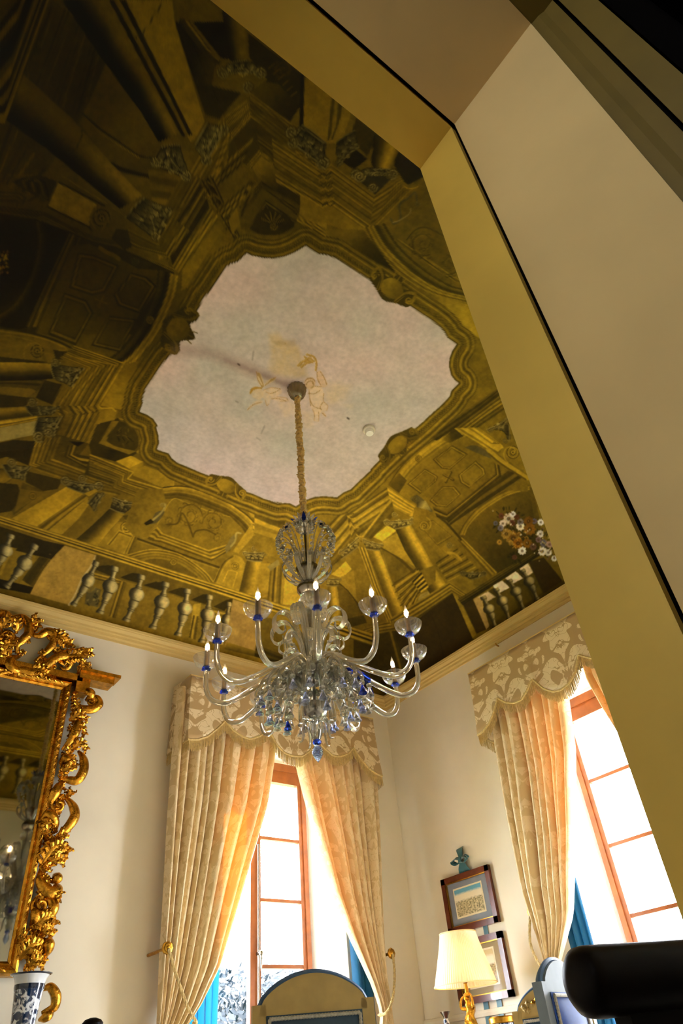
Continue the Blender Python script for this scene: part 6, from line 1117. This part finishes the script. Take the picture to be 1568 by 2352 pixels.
chair('dining chair with carved leafy crest standing behind the bright blue one',(3.44,3.02),(3.58,2.62),HC+.232,HC+.325,M_['chairgold'],M_['uph_dk'],M_['edge'],(-1,-.2),True)
# dark chair near the camera: rolled crest rail and slab back
dc=empty('dark_chair',(.95,.62,0),'dark polished wooden chair with a thick rolled top rail close by','chair')
A_=Vector((.82,.615,HC+.073)); B_=Vector((1.30,.47,HC+.080)); Xd=(B_-A_).normalized(); rr=.037
pf=[(0,0),(.012,.001),(.028,.008),(.035,.016),(.037,.03)]; path=[A_+Xd*d for _,d in pf]+[B_]; MB().tube(path,[.004,.014,.029,.036,.037,.037,.037,.037,.037,.037,.037],28).build('crest_roll',M_['darkwood'],dc,True) if 0 else MB().lathe([(.002,0),(.016,.001),(.028,.005),(.035,.012),(.037,.024),(.037,(B_-A_).length)],A_,36,0,0,Xd.to_track_quat('Z','Y').to_matrix()).build('crest_roll',M_['darkwood'],dc,True)
Nd=Vector((Xd.y,-Xd.x,0)).normalized()
def dp(s,d,z): q=A_+Xd*s+Nd*d; return Vector((q.x,q.y,z))
MB().prism([dp(.07,-.02,.45),dp(.47,-.02,.45),dp(.47,-.02,HC+.055),dp(.06,-.02,HC+.055)],Nd*.03).build('back_slab',M_['darkwood'],dc); MB().prism([dp(.03,-.22,.40),dp(.47,-.22,.40),dp(.47,.03,.40),dp(.03,.03,.40)],(0,0,.05)).build('seat',M_['darkwood'],dc)
for s,d in((.06,0),(.44,0),(.06,-.20),(.44,-.20)): MB().lathe([(.014,0),(.018,.1),(.022,.40)],dp(s,d,0),12).build('leg',M_['darkwood'],dc,True)
# dark chair against the far wall, only its carved top shows
kx,ky=1.637,4.25; kc=empty('dark_carved_chair',(kx,ky,0),'dark wooden chair below the mirror with only its rounded crest showing','chair')
MB().lathe([(.02,HC+.30),(.040,HC+.315),(.052,HC+.335),(.052,HC+.352),(.040,HC+.366),(.016,HC+.374),(.0,HC+.375)],(kx,ky,0),24,.03,4).build('crest_knob',M_['darkwood'],kc,True)
MB().prism([(kx-.2,ky,.45),(kx+.2,ky,.45),(kx+.19,ky,HC+.26),(kx+.05,ky,HC+.31),(kx-.05,ky,HC+.31),(kx-.19,ky,HC+.26)],(0,.03,0)).build('back_panel',M_['darkwood'],kc); MB().box((kx,ky-.2,.43),(.44,.42,.05)).build('seat',M_['darkwood'],kc)
for dx in(-.19,.19):
    for dy in(.0,-.38): MB().box((kx+dx,ky+dy,.205),(.04,.04,.41)).build('leg',M_['darkwood'],kc)
# ------------------------------------------------------------------ smoke detector
sx,sy=2.555,2.535; sdt=empty('smoke_detector',(sx,sy,ZH-.05),'small white round smoke detector on the painted sky','smoke detector'); M_['detector']=mat('detector_plastic',(222,214,198),.5)
MB().lathe([(.046,ZH),(.048,ZH-.012),(.046,ZH-.022),(.034,ZH-.026)],(sx,sy,0),32).build('base',M_['detector'],sdt,True); MB().lathe([(.034,ZH-.026),(.034,ZH-.046),(.028,ZH-.055),(0,ZH-.056)],(sx,sy,0),32).build('head',M_['white'],sdt,True)
# ------------------------------------------------------------------ garden outside
M_['leafg']=cloth_mat('garden_leaf',(8,22,32),.3); M_['bark']=mat('bark',(80,64,50),.8,noise=.3)
tr=empty('garden_tree',(9.7,14.6,-2.),'blue-green garden tree seen through the lowest pane of the far window','tree')
rg=random.Random(12); MB().tube([(9.7,14.6,-2),(9.8,14.5,.2),(9.7,14.6,1.6)],[.22,.16,.08],10).build('trunk',M_['bark'],tr,True)
lf=MB()
for q in range(5200):
    a=rg.uniform(0,2*PI); r=2.3*rg.random()**.5; top=2.85-.5*(r/2.3)**2+.18*math.sin(5*a); z=top-abs(rg.gauss(0,.8)); c=Vector((9.7+r*math.cos(a),14.6+r*math.sin(a),z)); u=Vector((rg.gauss(0,1),rg.gauss(0,1),rg.gauss(0,1))).normalized()*.11; v=u.orthogonal().normalized()*.055; lf.add([c-u,c+v,c+u,c-v],[(0,1,2,3)])
tag(lf.build('crown',M_['leafg'],tr,fix=False),kind='stuff')
struct('ground_garden',MB().box((6,14,-2.05),(30,26,.1)),mat('lawn',(70,96,50),.9,noise=.3))
